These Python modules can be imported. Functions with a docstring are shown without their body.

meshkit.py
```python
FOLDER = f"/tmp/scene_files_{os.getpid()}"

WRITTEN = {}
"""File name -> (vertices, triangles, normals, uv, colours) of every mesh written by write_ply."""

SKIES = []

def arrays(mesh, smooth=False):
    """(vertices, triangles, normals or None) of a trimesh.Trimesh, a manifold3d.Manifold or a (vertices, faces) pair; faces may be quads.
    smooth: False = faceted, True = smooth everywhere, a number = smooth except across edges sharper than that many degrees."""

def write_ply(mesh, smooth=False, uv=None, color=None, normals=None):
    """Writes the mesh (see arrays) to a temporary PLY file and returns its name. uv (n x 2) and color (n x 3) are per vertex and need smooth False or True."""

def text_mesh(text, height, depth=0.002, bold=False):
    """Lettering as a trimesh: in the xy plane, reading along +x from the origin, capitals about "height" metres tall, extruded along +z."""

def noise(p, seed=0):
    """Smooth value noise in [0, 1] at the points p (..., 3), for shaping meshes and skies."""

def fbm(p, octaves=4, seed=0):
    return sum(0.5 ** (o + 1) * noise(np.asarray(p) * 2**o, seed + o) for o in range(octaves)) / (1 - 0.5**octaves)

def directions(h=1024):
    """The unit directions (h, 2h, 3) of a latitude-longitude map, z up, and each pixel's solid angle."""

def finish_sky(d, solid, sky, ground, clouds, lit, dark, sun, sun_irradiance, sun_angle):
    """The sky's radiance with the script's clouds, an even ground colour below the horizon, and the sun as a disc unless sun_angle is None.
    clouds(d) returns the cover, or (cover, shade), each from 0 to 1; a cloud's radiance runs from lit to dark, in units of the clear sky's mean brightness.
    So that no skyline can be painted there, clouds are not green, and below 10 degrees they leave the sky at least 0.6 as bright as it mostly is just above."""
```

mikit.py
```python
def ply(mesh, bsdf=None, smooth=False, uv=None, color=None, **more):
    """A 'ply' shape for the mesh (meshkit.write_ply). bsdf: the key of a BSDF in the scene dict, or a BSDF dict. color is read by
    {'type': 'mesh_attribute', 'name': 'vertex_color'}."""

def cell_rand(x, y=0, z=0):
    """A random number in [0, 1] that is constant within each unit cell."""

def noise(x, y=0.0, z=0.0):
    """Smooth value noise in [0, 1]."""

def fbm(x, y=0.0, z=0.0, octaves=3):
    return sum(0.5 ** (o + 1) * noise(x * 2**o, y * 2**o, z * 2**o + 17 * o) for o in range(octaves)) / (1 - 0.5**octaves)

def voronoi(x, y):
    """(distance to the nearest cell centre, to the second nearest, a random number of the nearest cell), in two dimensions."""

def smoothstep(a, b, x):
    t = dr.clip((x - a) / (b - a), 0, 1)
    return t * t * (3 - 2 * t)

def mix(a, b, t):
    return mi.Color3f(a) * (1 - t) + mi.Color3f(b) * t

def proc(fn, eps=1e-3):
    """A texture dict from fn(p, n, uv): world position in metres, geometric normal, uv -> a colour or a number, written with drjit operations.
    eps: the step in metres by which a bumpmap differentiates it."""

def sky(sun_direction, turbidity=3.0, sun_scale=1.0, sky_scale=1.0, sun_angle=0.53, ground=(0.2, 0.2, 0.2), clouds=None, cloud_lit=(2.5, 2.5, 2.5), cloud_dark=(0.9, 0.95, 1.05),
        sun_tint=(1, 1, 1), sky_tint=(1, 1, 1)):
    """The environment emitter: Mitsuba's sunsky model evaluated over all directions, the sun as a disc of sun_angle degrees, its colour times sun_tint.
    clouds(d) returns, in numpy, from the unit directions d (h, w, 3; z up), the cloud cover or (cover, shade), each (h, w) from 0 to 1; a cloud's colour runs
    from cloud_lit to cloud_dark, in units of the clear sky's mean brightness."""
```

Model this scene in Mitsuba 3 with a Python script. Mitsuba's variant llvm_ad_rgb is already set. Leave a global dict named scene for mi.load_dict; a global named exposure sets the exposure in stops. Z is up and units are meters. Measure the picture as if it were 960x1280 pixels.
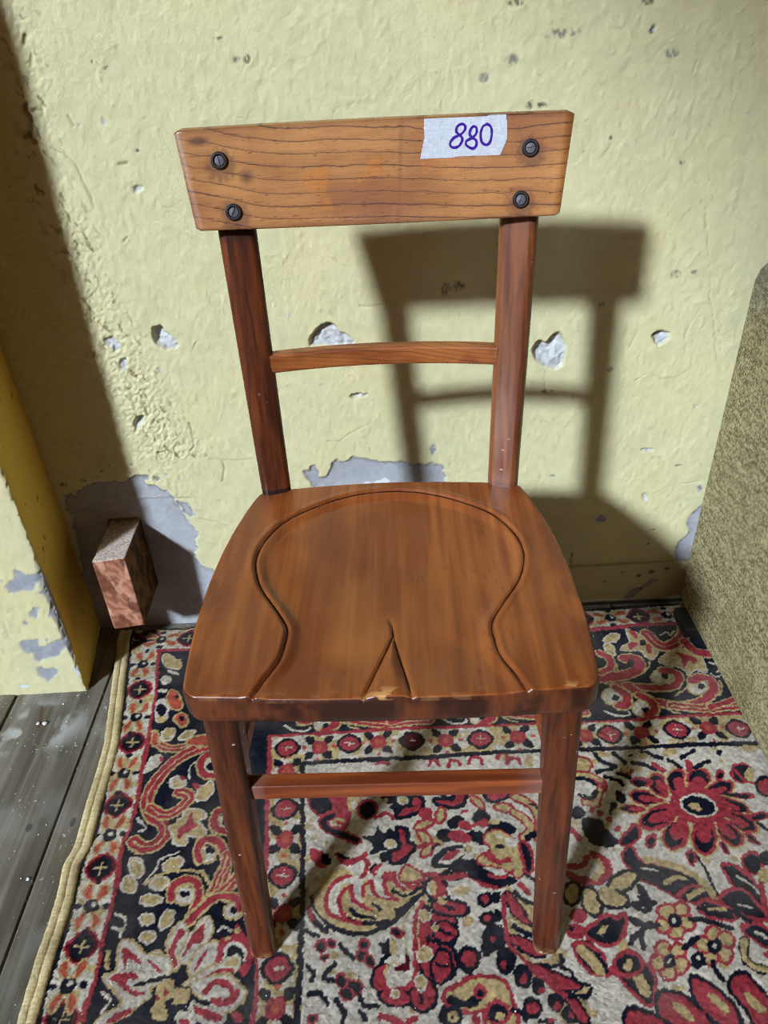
import math
import numpy as np
import trimesh
import shapely
from shapely.geometry import Polygon, LineString
import drjit as dr
import mitsuba as mi
import meshkit
import mikit
from mikit import noise, fbm, smoothstep, mix, cell_rand

T4 = mi.ScalarTransform4f
scene, labels = {}, {}

# ------------------------------------------------------------------ camera (metres, z up, the wall is the plane y = 0)
PITCH, ROLL, YAW, FOCAL = 0.5991, -0.0528, -0.0061, 939.75
CAM = np.array([0.0, -1.0867, 0.9717])
_f = np.array([math.sin(YAW) * math.cos(PITCH), math.cos(YAW) * math.cos(PITCH), -math.sin(PITCH)])
_r0 = np.array([math.cos(YAW), -math.sin(YAW), 0.0])
_u0 = np.cross(_r0, _f)
_up = -_r0 * math.sin(ROLL) + _u0 * math.cos(ROLL)
scene['camera'] = {'type': 'perspective', 'fov_axis': 'x', 'fov': 2 * math.degrees(math.atan(480 / FOCAL)),
                   'near_clip': 0.02, 'far_clip': 50.0,
                   'to_world': T4().look_at(origin=CAM.tolist(), target=(CAM + _f).tolist(), up=_up.tolist())}

# ------------------------------------------------------------------ light: hazy sun and sky through the tall window of the left wall
SUN = (-0.750, -1.0, 0.7350)
scene['sky'] = mikit.sky(SUN, turbidity=4.0, sun_scale=0.60, sky_scale=1.0, sun_angle=4.6, ground=(0.24, 0.2, 0.14), sun_tint=(0.97, 1.44, 2.52),
                         clouds=lambda d: np.ones(d.shape[:2]), cloud_lit=(2.3, 2.0, 1.55))
exposure = 2.5


def lin(r, g, b):
    c = np.array([r, g, b], float) / 255.0
    return np.where(c <= 0.04045, c / 12.92, ((c + 0.055) / 1.055) ** 2.4)


def C(r, g, b):
    return mi.Color3f(*[float(v) for v in lin(r, g, b)])


def tag(key, label=None, cat=None, group=None, kind=None):
    d = labels.setdefault(key, {})
    if label: d['label'] = label
    if cat: d['category'] = cat
    if group: d['group'] = group
    if kind: d['kind'] = kind


def num(name):
    if name not in scene: return name
    k = 1
    while f'{name}_{k:03d}' in scene: k += 1
    return f'{name}_{k:03d}'


def add(key, mesh, bsdf, smooth=30, **more):
    key = num(key)
    scene[key] = mikit.ply(mesh, bsdf, smooth=smooth, **more)
    return key


# ------------------------------------------------------------------ mesh helpers
def loft(rings, caps=True):
    """closed rings (k, n, 3) joined into a tube with fan caps"""
    r = np.asarray(rings, float)
    k, n = r.shape[:2]
    v = r.reshape(-1, 3)
    i, j = np.meshgrid(np.arange(k - 1), np.arange(n), indexing='ij')
    a, b = i * n + j, i * n + (j + 1) % n
    q = np.stack([a, b, b + n, a + n], -1).reshape(-1, 4)
    f = np.vstack([q[:, [0, 1, 2]], q[:, [0, 2, 3]]])
    if caps:
        c0, c1 = len(v), len(v) + 1
        v = np.vstack([v, r[0].mean(0), r[-1].mean(0)])
        j = np.arange(n)
        f = np.vstack([f, np.stack([np.full(n, c0), (j + 1) % n, j], 1), np.stack([np.full(n, c1), (k - 1) * n + j, (k - 1) * n + (j + 1) % n], 1)])
    m = trimesh.Trimesh(v, f, process=False)
    if m.volume < 0: m.invert()
    return m


def rrect(a, b, r, seg=5):
    """rounded rectangle half sizes a, b"""
    out = []
    for cx, cy, t0 in ((a - r, b - r, 0), (-a + r, b - r, 90), (-a + r, -b + r, 180), (a - r, -b + r, 270)):
        for t in np.linspace(t0, t0 + 90, seg + 1):
            out.append((cx + r * math.cos(math.radians(t)), cy + r * math.sin(math.radians(t))))
    return np.array(out)


def bar(path, sizes, right, rad=0.004, end=0.003):
    """a bar along the path; sizes (a, b) half sizes per point, a along 'right'; ends rounded"""
    p = np.asarray(path, float)
    sz = np.broadcast_to(np.asarray(sizes, float), (len(p), 2)).copy()
    d = np.gradient(p, axis=0)
    d /= np.linalg.norm(d, axis=1, keepdims=True)
    P, S, D = [], [], []
    for t in (1, 0.6, 0.25, 0):
        P.append(p[0] + d[0] * end * (1 - math.sqrt(max(0, 1 - t * t)))); S.append(sz[0] - end * t); D.append(d[0])
    for q, s, e in zip(p[1:-1], sz[1:-1], d[1:-1]): P.append(q); S.append(s); D.append(e)
    P[:4] = [p[0] + d[0] * end * (1 - math.sqrt(max(0, 1 - (1 - t) ** 2))) for t in (0, 0.4, 0.75, 1)]
    for t in (0, 0.25, 0.6, 1):
        P.append(p[-1] - d[-1] * end * (1 - math.sqrt(max(0, 1 - t * t)))); S.append(sz[-1] - end * t); D.append(d[-1])
    P[-4:] = [p[-1] - d[-1] * end * (1 - math.sqrt(max(0, 1 - (1 - t) ** 2))) for t in (1, 0.75, 0.4, 0)]
    rings = []
    for q, s, e in zip(P, S, D):
        r = np.asarray(right, float) - e * np.dot(right, e)
        r /= np.linalg.norm(r)
        w = np.cross(e, r)
        o = rrect(max(s[0], 1e-4), max(s[1], 1e-4), min(rad, s.min() * 0.95))
        rings.append(q + o[:, :1] * r + o[:, 1:] * w)
    return loft(rings)


def lathe(profile, n=32):
    pr = np.asarray(profile, float)
    t = np.arange(n) * 2 * np.pi / n
    return loft([np.stack([r * np.cos(t), r * np.sin(t), np.full(n, z)], 1) for r, z in pr])


def box(x0, x1, y0, y1, z0, z1, r=0.0):
    if r <= 0:
        m = trimesh.creation.box([x1 - x0, y1 - y0, z1 - z0]); m.apply_translation([(x0 + x1) / 2, (y0 + y1) / 2, (z0 + z1) / 2]); return m
    a, b = (x1 - x0) / 2, (y1 - y0) / 2
    rings = []
    for t in (90, 60, 30, 0):
        k = r * (1 - math.cos(math.radians(t))); o = rrect(a - k, b - k, max(r - k, r * .3), 4); rings.append(np.column_stack([o, np.full(len(o), z0 + r - r * math.sin(math.radians(t)))]))
    for t in (0, 30, 60, 90):
        k = r * (1 - math.cos(math.radians(t))); o = rrect(a - k, b - k, max(r - k, r * .3), 4); rings.append(np.column_stack([o, np.full(len(o), z1 - r + r * math.sin(math.radians(t)))]))
    m = loft(rings); m.apply_translation([(x0 + x1) / 2, (y0 + y1) / 2, 0]); return m


def grid_mesh(P):
    """quads over P (ny, nx, 3)"""
    ny, nx = P.shape[:2]
    i, j = np.meshgrid(np.arange(ny - 1), np.arange(nx - 1), indexing='ij')
    a = i * nx + j
    q = np.stack([a, a + 1, a + nx + 1, a + nx], -1).reshape(-1, 4)
    return trimesh.Trimesh(P.reshape(-1, 3), np.vstack([q[:, [0, 1, 2]], q[:, [0, 2, 3]]]), process=False)


def catmull(pts, closed=False, n=6):
    p = np.asarray(pts, float)
    if closed: p = np.vstack([p[-1], p, p[0], p[1]])
    else: p = np.vstack([2 * p[0] - p[1], p, 2 * p[-1] - p[-2]])
    t = np.linspace(0, 1, n, endpoint=False)[:, None]
    out = []
    for a, b, c, d in zip(p[:-3], p[1:-2], p[2:-1], p[3:]):
        out.append(0.5 * (2 * b + (c - a) * t + (2 * a - 5 * b + 4 * c - d) * t ** 2 + (3 * b - a - 3 * c + d) * t ** 3))
    out = np.vstack(out)
    return out if closed else np.vstack([out, p[-2]])


def noise2(x, y, seed):
    """smooth value noise on the plane in [0, 1], float32"""
    ix, iy = np.floor(x), np.floor(y)
    tx, ty = (x - ix).astype(np.float32), (y - iy).astype(np.float32)
    tx *= tx * (3 - 2 * tx); ty *= ty * (3 - 2 * ty)
    base = (ix.astype(np.int64) * 374761393 + iy.astype(np.int64) * 668265263 + int(seed) * 144665).astype(np.uint32)

    def corner(add):
        h = base + np.uint32(add & 0xFFFFFFFF)
        h ^= h >> np.uint32(13); h *= np.uint32(1274126177); h ^= h >> np.uint32(16)
        return (h & np.uint32(0xFFFFFF)).astype(np.float32)

    a, b = corner(0), corner(374761393)
    a += (b - a) * tx
    c, d = corner(668265263), corner(374761393 + 668265263)
    c += (d - c) * tx
    a += (c - a) * ty
    return a / np.float32(16777215.0)


def nz(x, y, scale, octaves=3, seed=0):
    """fractal noise about 0 (numpy)"""
    x, y = np.asarray(x, float) / scale, np.asarray(y, float) / scale
    return sum(0.5 ** (o + 1) * noise2(x * 2 ** o + 17.3 * seed, y * 2 ** o + 9.1 * seed, seed * 31 + o) for o in range(octaves)) / (1 - 0.5 ** octaves) - 0.5


def nzm(mask, x, y, scale, octaves=3, seed=0):
    """the same, only where the mask is set"""
    out = np.zeros(np.shape(x)); m = mask > 0
    if m.any(): out[m] = nz(x[m], y[m], scale, octaves, seed)
    return out


# ------------------------------------------------------------------ materials
VC = {'type': 'mesh_attribute', 'name': 'vertex_color'}


def plaster_bump(p, n, uv):
    return 0.6 * noise(p.x * 420, p.y * 420, p.z * 420) + 0.4 * noise(p.x * 950, p.y * 950, p.z * 950)


scene['plaster'] = {'type': 'twosided', 'bsdf': {'type': 'bumpmap', 'arbitrary': mikit.proc(plaster_bump, 4e-4), 'scale': 0.0007,
                    'bsdf': {'type': 'diffuse', 'reflectance': VC}}}
WALL_PAINT = lin(202, 195, 152)
scene['paint'] = {'type': 'twosided', 'bsdf': {'type': 'diffuse', 'reflectance': {'type': 'rgb', 'value': WALL_PAINT.tolist()}}}
scene['room_paint'] = {'type': 'twosided', 'bsdf': {'type': 'diffuse', 'reflectance': {'type': 'rgb', 'value': lin(226, 150, 90).tolist()}}}
scene['ceiling_paint'] = {'type': 'twosided', 'bsdf': {'type': 'diffuse', 'reflectance': {'type': 'rgb', 'value': lin(96, 88, 78).tolist()}}}

# the chair's own frame: u to its left-right, v towards its back, w up
CHAIR = np.array([-0.007, -0.6173, 0.0]); CROT = -0.0296


def chair_uvw(p):
    x, y = p.x - float(CHAIR[0]), p.y - float(CHAIR[1])
    c, s = math.cos(CROT), math.sin(CROT)
    return c * x + s * y, c * y - s * x, p.z


def to_chair(m):
    m = m.copy()
    M = trimesh.transformations.rotation_matrix(CROT, [0, 0, 1]); M[:3, 3] = CHAIR
    m.apply_transform(M)
    return m


def varnish(colour, rough=0.3, bump=None, coat=0.35, spec=0.5):
    b = {'type': 'principled', 'base_color': mikit.proc(colour), 'roughness': rough, 'specular': spec, 'clearcoat': coat, 'clearcoat_gloss': 0.75}
    if bump: b = {'type': 'bumpmap', 'arbitrary': mikit.proc(bump, 5e-4), 'scale': 0.0003, 'bsdf': b}
    return b


def board_col(p, n, uv):
    u, v, w = chair_uvw(p)
    warp = 0.016 * (fbm(u * 7, w * 5, 2.0) - 0.5) + 0.0022 * (noise(u * 60, w * 30, 7.0) - 0.5)
    left = smoothstep(-0.10, -0.16, u)
    bow = -0.16 * dr.square(u - 0.03) + 0.03 * u + 0.09 * left * (u + 0.10)
    q = (w + warp + bow) * 84.0
    k = dr.floor(q); fr = q - k
    jag = 0.05 * (noise(u * 260, k, 1.0) - 0.5)
    width = 0.045 + 0.06 * cell_rand(k, 3, 1)
    line = 1 - smoothstep(0.25, 1.0, dr.abs(fr - 0.5 + jag) / width)
    line = line * (0.6 + 0.4 * cell_rand(k, 9, 2)) * dr.clip(0.5 + 0.8 * noise(u * 34, k, 3.0), 0, 1)
    under = dr.exp(-dr.maximum(fr - 0.5 + jag, 0) * 9) * smoothstep(-0.02, 0.02, fr - 0.5 + jag)
    c = mix(C(146, 88, 40), C(180, 122, 66), smoothstep(0.25, 0.75, 0.5 * fbm(u * 6, w * 40, 1.0) + 0.5 * fbm(u * 20, w * 20, 9.0)))
    c = mix(c, C(116, 66, 44), under * 0.55)
    c = mix(c, C(126, 76, 56), smoothstep(0.48, 0.72, fbm(u * 7, w * 14, 5.0)) * 0.4)
    c = mix(c, C(176, 104, 34), 0.6 * smoothstep(0.60, 0.70, fbm(u * 30 + 3, w * 34, 11.0)) * smoothstep(-0.13, -0.04, u) * smoothstep(0.12, 0.02, u))
    c = mix(c, C(110, 62, 42), 0.30 * smoothstep(0.004, 0.0, dr.abs(u - 0.024 - 0.08 * (w - 0.8))) + 0.12 * smoothstep(0.03, 0.0, dr.abs(u - 0.04)))
    fib = noise(u * 46, w * 1100, 1.0) * 0.6 + fbm(u * 500, w * 700, 2.0) * 0.4
    c = mix(c * 1.10, c * 0.80, fib)
    pore = smoothstep(0.78, 0.9, noise(u * 150, w * 1300, 5.0)) * smoothstep(0.5, 0.1, dr.abs(fr - 0.5))
    c = mix(c, C(78, 42, 26), pore * 0.6)
    c = mix(c, C(52, 24, 22), dr.clip(line, 0, 1) * 0.95)
    knot = 1 - smoothstep(0.0, 0.012, dr.sqrt(dr.square(u + 0.133) + dr.square((w - 0.825) * 1.1)))
    knot = knot + 1 - smoothstep(0.002, 0.009, dr.sqrt(dr.square((u + 0.178) * 0.6) + dr.square((w - 0.860) * 1.4)))
    rust = 0.0
    for bu, bw in ((-0.1588, 0.8414), (-0.1496, 0.793), (0.1588, 0.8398), (0.1503, 0.7929)):
        rust = rust + 1 - smoothstep(0.008, 0.015, dr.sqrt(dr.square((u - bu) * 0.8) + dr.square((w - bw + 0.004) * 0.8)) + 0.005 * (noise(u * 300, w * 300, 4.0) - 0.5))
    edge = smoothstep(0.006, 0.0, 0.8705 - w) + smoothstep(0.782, 0.776, w)
    end = smoothstep(0.191, 0.200, dr.abs(u) + 0.10 * (0.8705 - w))
    return mix(c, C(62, 34, 24), dr.clip(knot * 0.75 + rust * 0.5 + edge * 0.35 + end * 0.35, 0, 1))


def seat_col(p, n, uv):
    u, v, w = chair_uvw(p)
    st = fbm(u * 130, v * 7, 1.0)
    bl = fbm(u * 9, v * 7, 4.0)
    c = mix(C(124, 62, 25), C(154, 86, 38), smoothstep(0.3, 0.72, st * 0.55 + bl * 0.45))
    c = mix(c, C(104, 46, 20), smoothstep(0.52, 0.75, fbm(u * 16 + 5, v * 8, 9.0)) * 0.55)
    c = mix(c, c * 0.86, noise(u * 620, v * 24, 6.0))
    c = mix(c, C(162, 100, 46), smoothstep(0.50, 0.75, fbm(u * 10, v * 8 + 2, 21.0)) * smoothstep(0.24, 0.06, v) * 0.6)
    fleck = smoothstep(0.84, 0.90, noise(u * 190, v * 150, 3.0)) * smoothstep(0.55, 0.75, noise(u * 26, v * 22, 8.0))
    c = mix(c, C(58, 27, 16), fleck * 0.22)
    rimd = smoothstep(0.155, 0.195, dr.abs(u)) * smoothstep(0.45, 0.6, fbm(u * 30, v * 14, 31.0))
    back = smoothstep(0.30, 0.36, v) * 0.5 * smoothstep(0.10, 0.15, dr.abs(u))
    c = mix(c, C(78, 33, 20), dr.clip(rimd * 0.4 + back, 0, 1))
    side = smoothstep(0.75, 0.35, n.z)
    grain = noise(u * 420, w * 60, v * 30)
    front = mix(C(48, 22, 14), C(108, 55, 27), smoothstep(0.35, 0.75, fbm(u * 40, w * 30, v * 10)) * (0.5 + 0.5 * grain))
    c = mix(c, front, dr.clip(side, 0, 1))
    rub = smoothstep(0.56, 0.66, fbm(u * 60, v * 160, 13.0)) * smoothstep(0.016, 0.002, dr.abs(v + 0.004)) * smoothstep(0.2, 0.5, n.z) * (smoothstep(0.03, 0.0, dr.abs(u)) + smoothstep(0.13, 0.16, u) + 0.2)
    return mix(c, C(206, 152, 92), dr.clip(rub, 0, 1) * 0.8)


def long_col(p, n, uv):
    """turned and sawn beech of posts and legs, grain upright"""
    u, v, w = chair_uvw(p)
    g = fbm(u * 260, v * 260, w * 5)
    bl = fbm(u * 30, v * 30, w * 5 + 3)
    c = mix(C(60, 27, 14), C(98, 47, 22), smoothstep(0.3, 0.72, 0.6 * g + 0.4 * bl))
    fine = noise(u * 900, v * 900, w * 30)
    c = mix(c, c * 0.72, fine * 0.6)
    c = mix(c, C(70, 30, 18), smoothstep(0.56, 0.8, fbm(u * 120, v * 120, w * 7)) * 0.6)
    c = mix(c, C(124, 63, 29), smoothstep(0.55, 0.75, fbm(u * 90 + 7, v * 60, w * 4)) * 0.5)
    sc = smoothstep(0.885, 0.92, noise(u * 120, v * 120, w * 260)) * smoothstep(0.62, 0.75, noise(u * 16, v * 9, w * 14))
    c = mix(c, C(196, 178, 165), sc * 0.8)
    joint = 1 - smoothstep(0.0015, 0.005, dr.abs(w - 0.4555))
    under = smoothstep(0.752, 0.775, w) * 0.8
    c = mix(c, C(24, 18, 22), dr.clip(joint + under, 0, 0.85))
    foot = smoothstep(0.02, 0.0, w)
    return mix(c, C(190, 150, 105), foot * 0.55 * smoothstep(0.35, 0.6, fbm(u * 90, v * 90, w * 90)))


def pale_long_col(p, n, uv):  # right back post: the post colour mixed paler than on the left one
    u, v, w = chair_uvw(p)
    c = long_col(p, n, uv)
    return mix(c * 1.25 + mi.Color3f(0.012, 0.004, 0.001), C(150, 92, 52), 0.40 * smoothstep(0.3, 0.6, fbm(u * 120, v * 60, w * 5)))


def rail_col(p, n, uv):
    u, v, w = chair_uvw(p)
    q = (w * 1.0 + v * 0.35 + 0.10 * u + 0.006 * (fbm(u * 8, w * 6, v * 6) - 0.5) * 4) * 190.0
    k = dr.floor(q); fr = q - k
    line = (1 - smoothstep(0.0, 0.16, dr.abs(fr - 0.5))) * (0.3 + 0.7 * cell_rand(k, 2, 5))
    c = mix(C(118, 60, 26), C(152, 88, 40), smoothstep(0.3, 0.7, fbm(u * 14, w * 60, v * 60)))
    c = mix(c, C(108, 52, 30), smoothstep(0.5, 0.7, fbm(u * 30, v * 30, w * 20)) * 0.6)
    return mix(c, C(60, 28, 18), line * 0.7)


def stretcher_col(p, n, uv):
    u, v, w = chair_uvw(p)
    c = mix(C(104, 46, 22), C(142, 70, 32), smoothstep(0.3, 0.7, fbm(u * 10, w * 120, v * 120)))
    return mix(c, C(140, 118, 112), smoothstep(0.55, 0.7, noise(u * 26, v * 60, 2.0)) * smoothstep(0.12, 0.16, dr.abs(u)) * 0.35)


def wood_bump(p, n, uv):
    u, v, w = chair_uvw(p)
    return 0.5 * fbm(u * 90, v * 90, w * 90) + 0.3 * noise(u * 14, v * 14, w * 14)


scene['board_wood'] = varnish(board_col, 0.36, wood_bump, 0.25)
scene['seat_wood'] = varnish(seat_col, 0.30, wood_bump, 0.35)
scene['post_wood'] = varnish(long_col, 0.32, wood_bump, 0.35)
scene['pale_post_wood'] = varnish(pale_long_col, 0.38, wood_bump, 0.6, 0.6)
scene['rail_wood'] = varnish(rail_col, 0.36, wood_bump, 0.25)
scene['stretcher_wood'] = varnish(stretcher_col, 0.34, wood_bump, 0.3)
scene['seam_dirt'] = {'type': 'diffuse', 'reflectance': {'type': 'rgb', 'value': lin(34, 24, 22).tolist()}}
scene['dark_steel'] = {'type': 'principled', 'base_color': {'type': 'rgb', 'value': lin(74, 72, 74).tolist()}, 'metallic': 0.85, 'roughness': 0.42}
scene['worn_steel'] = {'type': 'principled', 'base_color': {'type': 'rgb', 'value': lin(96, 94, 96).tolist()}, 'metallic': 0.8, 'roughness': 0.5}


def tape_col(p, n, uv):
    u, v, w = chair_uvw(p)
    g = 0.5 * noise(u * 1400, w * 260, 1.0) + 0.5 * noise(u * 260, w * 1400, 5.0)
    return mix(C(164, 166, 172), C(196, 197, 200), g)


scene['paper_tape'] = {'type': 'twosided', 'bsdf': {'type': 'principled', 'base_color': mikit.proc(tape_col), 'roughness': 0.75}}
scene['purple_ink'] = {'type': 'twosided', 'bsdf': {'type': 'diffuse', 'reflectance': {'type': 'rgb', 'value': lin(62, 34, 128).tolist()}}}


def pile_bump(p, n, uv):
    return noise(p.x * 700, p.y * 700, p.z * 300) * 0.7 + 0.3 * noise(p.x * 1500, p.y * 1500, 4.0)


scene['rug_pile'] = {'type': 'twosided', 'bsdf': {'type': 'bumpmap', 'arbitrary': mikit.proc(pile_bump, 3e-4), 'scale': 0.0009,
                     'bsdf': {'type': 'diffuse', 'reflectance': VC}}}


def binding_col(p, n, uv):
    t = noise(p.x * 160, p.y * 620, p.z * 100)
    return mix(C(168, 146, 102), C(216, 198, 154), t) * (0.75 + 0.5 * noise(p.x * 40, p.y * 30, 2.0))


scene['rug_binding'] = {'type': 'twosided', 'bsdf': {'type': 'bumpmap', 'arbitrary': mikit.proc(pile_bump, 3e-4), 'scale': 0.0010,
                        'bsdf': {'type': 'diffuse', 'reflectance': mikit.proc(binding_col)}}}


def plank_col(p, n, uv):
    k = dr.floor((p.x + 0.666) / 0.155)
    off = cell_rand(k, 5, 1) * 7
    g = fbm(p.x * 110 + off, p.y * 4 + off, 1.0)
    bl = fbm(p.x * 14 + off, p.y * 6, 4.0)
    c = mix(C(80, 74, 62), C(124, 117, 104), smoothstep(0.25, 0.75, 0.5 * g + 0.5 * bl))
    c = mix(c, C(112, 92, 70), smoothstep(0.5, 0.7, fbm(p.x * 9 + 2, p.y * 3, off)) * 0.6)
    fib = noise(p.x * 700 + off, p.y * 12, 3.0)
    c = mix(c, C(66, 58, 48), smoothstep(0.72, 0.95, fib) * 0.5)
    d = dr.sqrt(dr.square((p.x + 0.548) / 0.005) + dr.square((p.y + 0.425) / 0.008)); d2 = dr.sqrt(dr.square((p.x + 0.485) / 0.0045) + dr.square((p.y + 0.42) / 0.009))
    d3 = dr.sqrt(dr.square((p.x - 0.31) / 0.006) + dr.square((p.y + 1.2) / 0.01))
    c = mix(c, C(38, 32, 26), (1 - smoothstep(0.6, 1.15, dr.minimum(dr.minimum(d, d2), d3))) * 0.9)
    dust = smoothstep(0.55, 0.75, fbm(p.x * 16, p.y * 12, 9.0)) * 0.10 + smoothstep(0.5, 0.66, fbm(p.x * 30, p.y * 22, 15.0)) * (1 - smoothstep(0.05, 0.11, dr.sqrt(dr.square((p.x + 0.63) * 0.8) + dr.square((p.y + 0.235) * 1.6)))) * 0.6
    spk = smoothstep(0.90, 0.94, noise(p.x * 300, p.y * 300, 6.0)) * smoothstep(0.5, 0.75, noise(p.x * 18, p.y * 18, 2.0))
    scar = (1 - smoothstep(0.003, 0.007, dr.abs((p.x + 0.605) + 0.25 * (p.y + 0.215)) + 0.003 * noise(p.x * 200, p.y * 60, 4.0))) * (1 - smoothstep(0.02, 0.035, dr.abs(p.y + 0.215)))
    c = mix(c, C(84, 58, 38), scar * 0.8)
    return mix(c, C(196, 197, 194), dr.clip(dust + spk * 0.7, 0, 0.9))


def plank_bump(p, n, uv):
    return fbm(p.x * 140, p.y * 8, 1.0)


scene['plank_wood'] = {'type': 'bumpmap', 'arbitrary': mikit.proc(plank_bump, 8e-4), 'scale': 0.0008,
                       'bsdf': {'type': 'principled', 'base_color': mikit.proc(plank_col), 'roughness': 0.75, 'specular': 0.3}}


def timber_col(p, n, uv):
    x, z = p.x + 0.53, p.z - 0.02
    r = dr.sqrt(dr.square(x) + dr.square(z * 0.8)) * 230 + 9 * fbm(p.x * 26, p.z * 20, 1.0) + 2 * fbm(p.x * 160, p.z * 90, 3.0)
    ring = 0.5 + 0.5 * dr.sin(r * 2.0)
    end = mix(C(128, 76, 54), C(190, 132, 104), 0.55 * ring + 0.45 * fbm(p.x * 130 + p.z * 60, p.z * 70, 2.0))
    end = mix(end, C(96, 50, 32), smoothstep(0.54, 0.68, fbm(p.x * 45, p.z * 22, 6.0)) * 0.75)
    end = mix(end, C(206, 160, 132), smoothstep(0.6, 0.75, fbm(p.x * 70, p.z * 40, 16.0)) * 0.6)
    top = mix(C(112, 100, 88), C(220, 202, 188), fbm(p.x * 420, p.y * 420, 3.0))
    side = mix(C(58, 38, 22), C(118, 80, 42), fbm(p.y * 40, p.z * 40, 4.0))
    side = mix(side, C(38, 26, 18), smoothstep(0.48, 0.62, fbm(p.y * 90, p.z * 50, 8.0)) * 0.7)
    return dr.select(n.z > 0.6, top, dr.select(n.y < -0.6, end, side))


scene['timber'] = {'type': 'bumpmap', 'arbitrary': mikit.proc(lambda p, n, uv: fbm(p.x * 220, p.y * 220, p.z * 120), 5e-4), 'scale': 0.0010,
                   'bsdf': {'type': 'principled', 'base_color': mikit.proc(timber_col), 'roughness': 0.8, 'specular': 0.2}}


def weave(p):
    a, b = p.y * 300 + p.x * 300, p.z * 300
    ia, ib = dr.floor(a), dr.floor(b)
    odd = ia + ib - 2 * dr.floor((ia + ib) / 2)
    fa, fb = a - ia - 0.5, b - ib - 0.5
    h = dr.select(odd > 0.5, 1 - 3.2 * fa * fa - 0.8 * fb * fb, 0.85 - 3.2 * fb * fb - 0.8 * fa * fa)
    return h, cell_rand(ia, ib, 3), odd


def fabric_col(p, n, uv):
    h, r, odd = weave(p)
    slub = noise(p.y * 60 + p.x * 60, p.z * 240, 2.0)
    t = 0.55 * h + 0.55 * (r - 0.5) + 0.36 * (slub - 0.5) + 0.10
    c = mix(C(52, 46, 24), C(196, 186, 146), dr.clip(t, 0, 1))
    c = mix(c, C(112, 98, 48), 0.22)
    worn = smoothstep(0.55, 0.64, p.z) * smoothstep(-0.20, -0.02, p.y)
    c = mix(c, mix(C(78, 78, 74), C(150, 150, 146), dr.clip(t, 0, 1)), worn * 0.6)
    st = smoothstep(0.52, 0.72, fbm(p.y * 12 + p.x * 12, p.z * 9, 5.0))
    return mix(c, C(86, 72, 38), st * 0.35)


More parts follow.
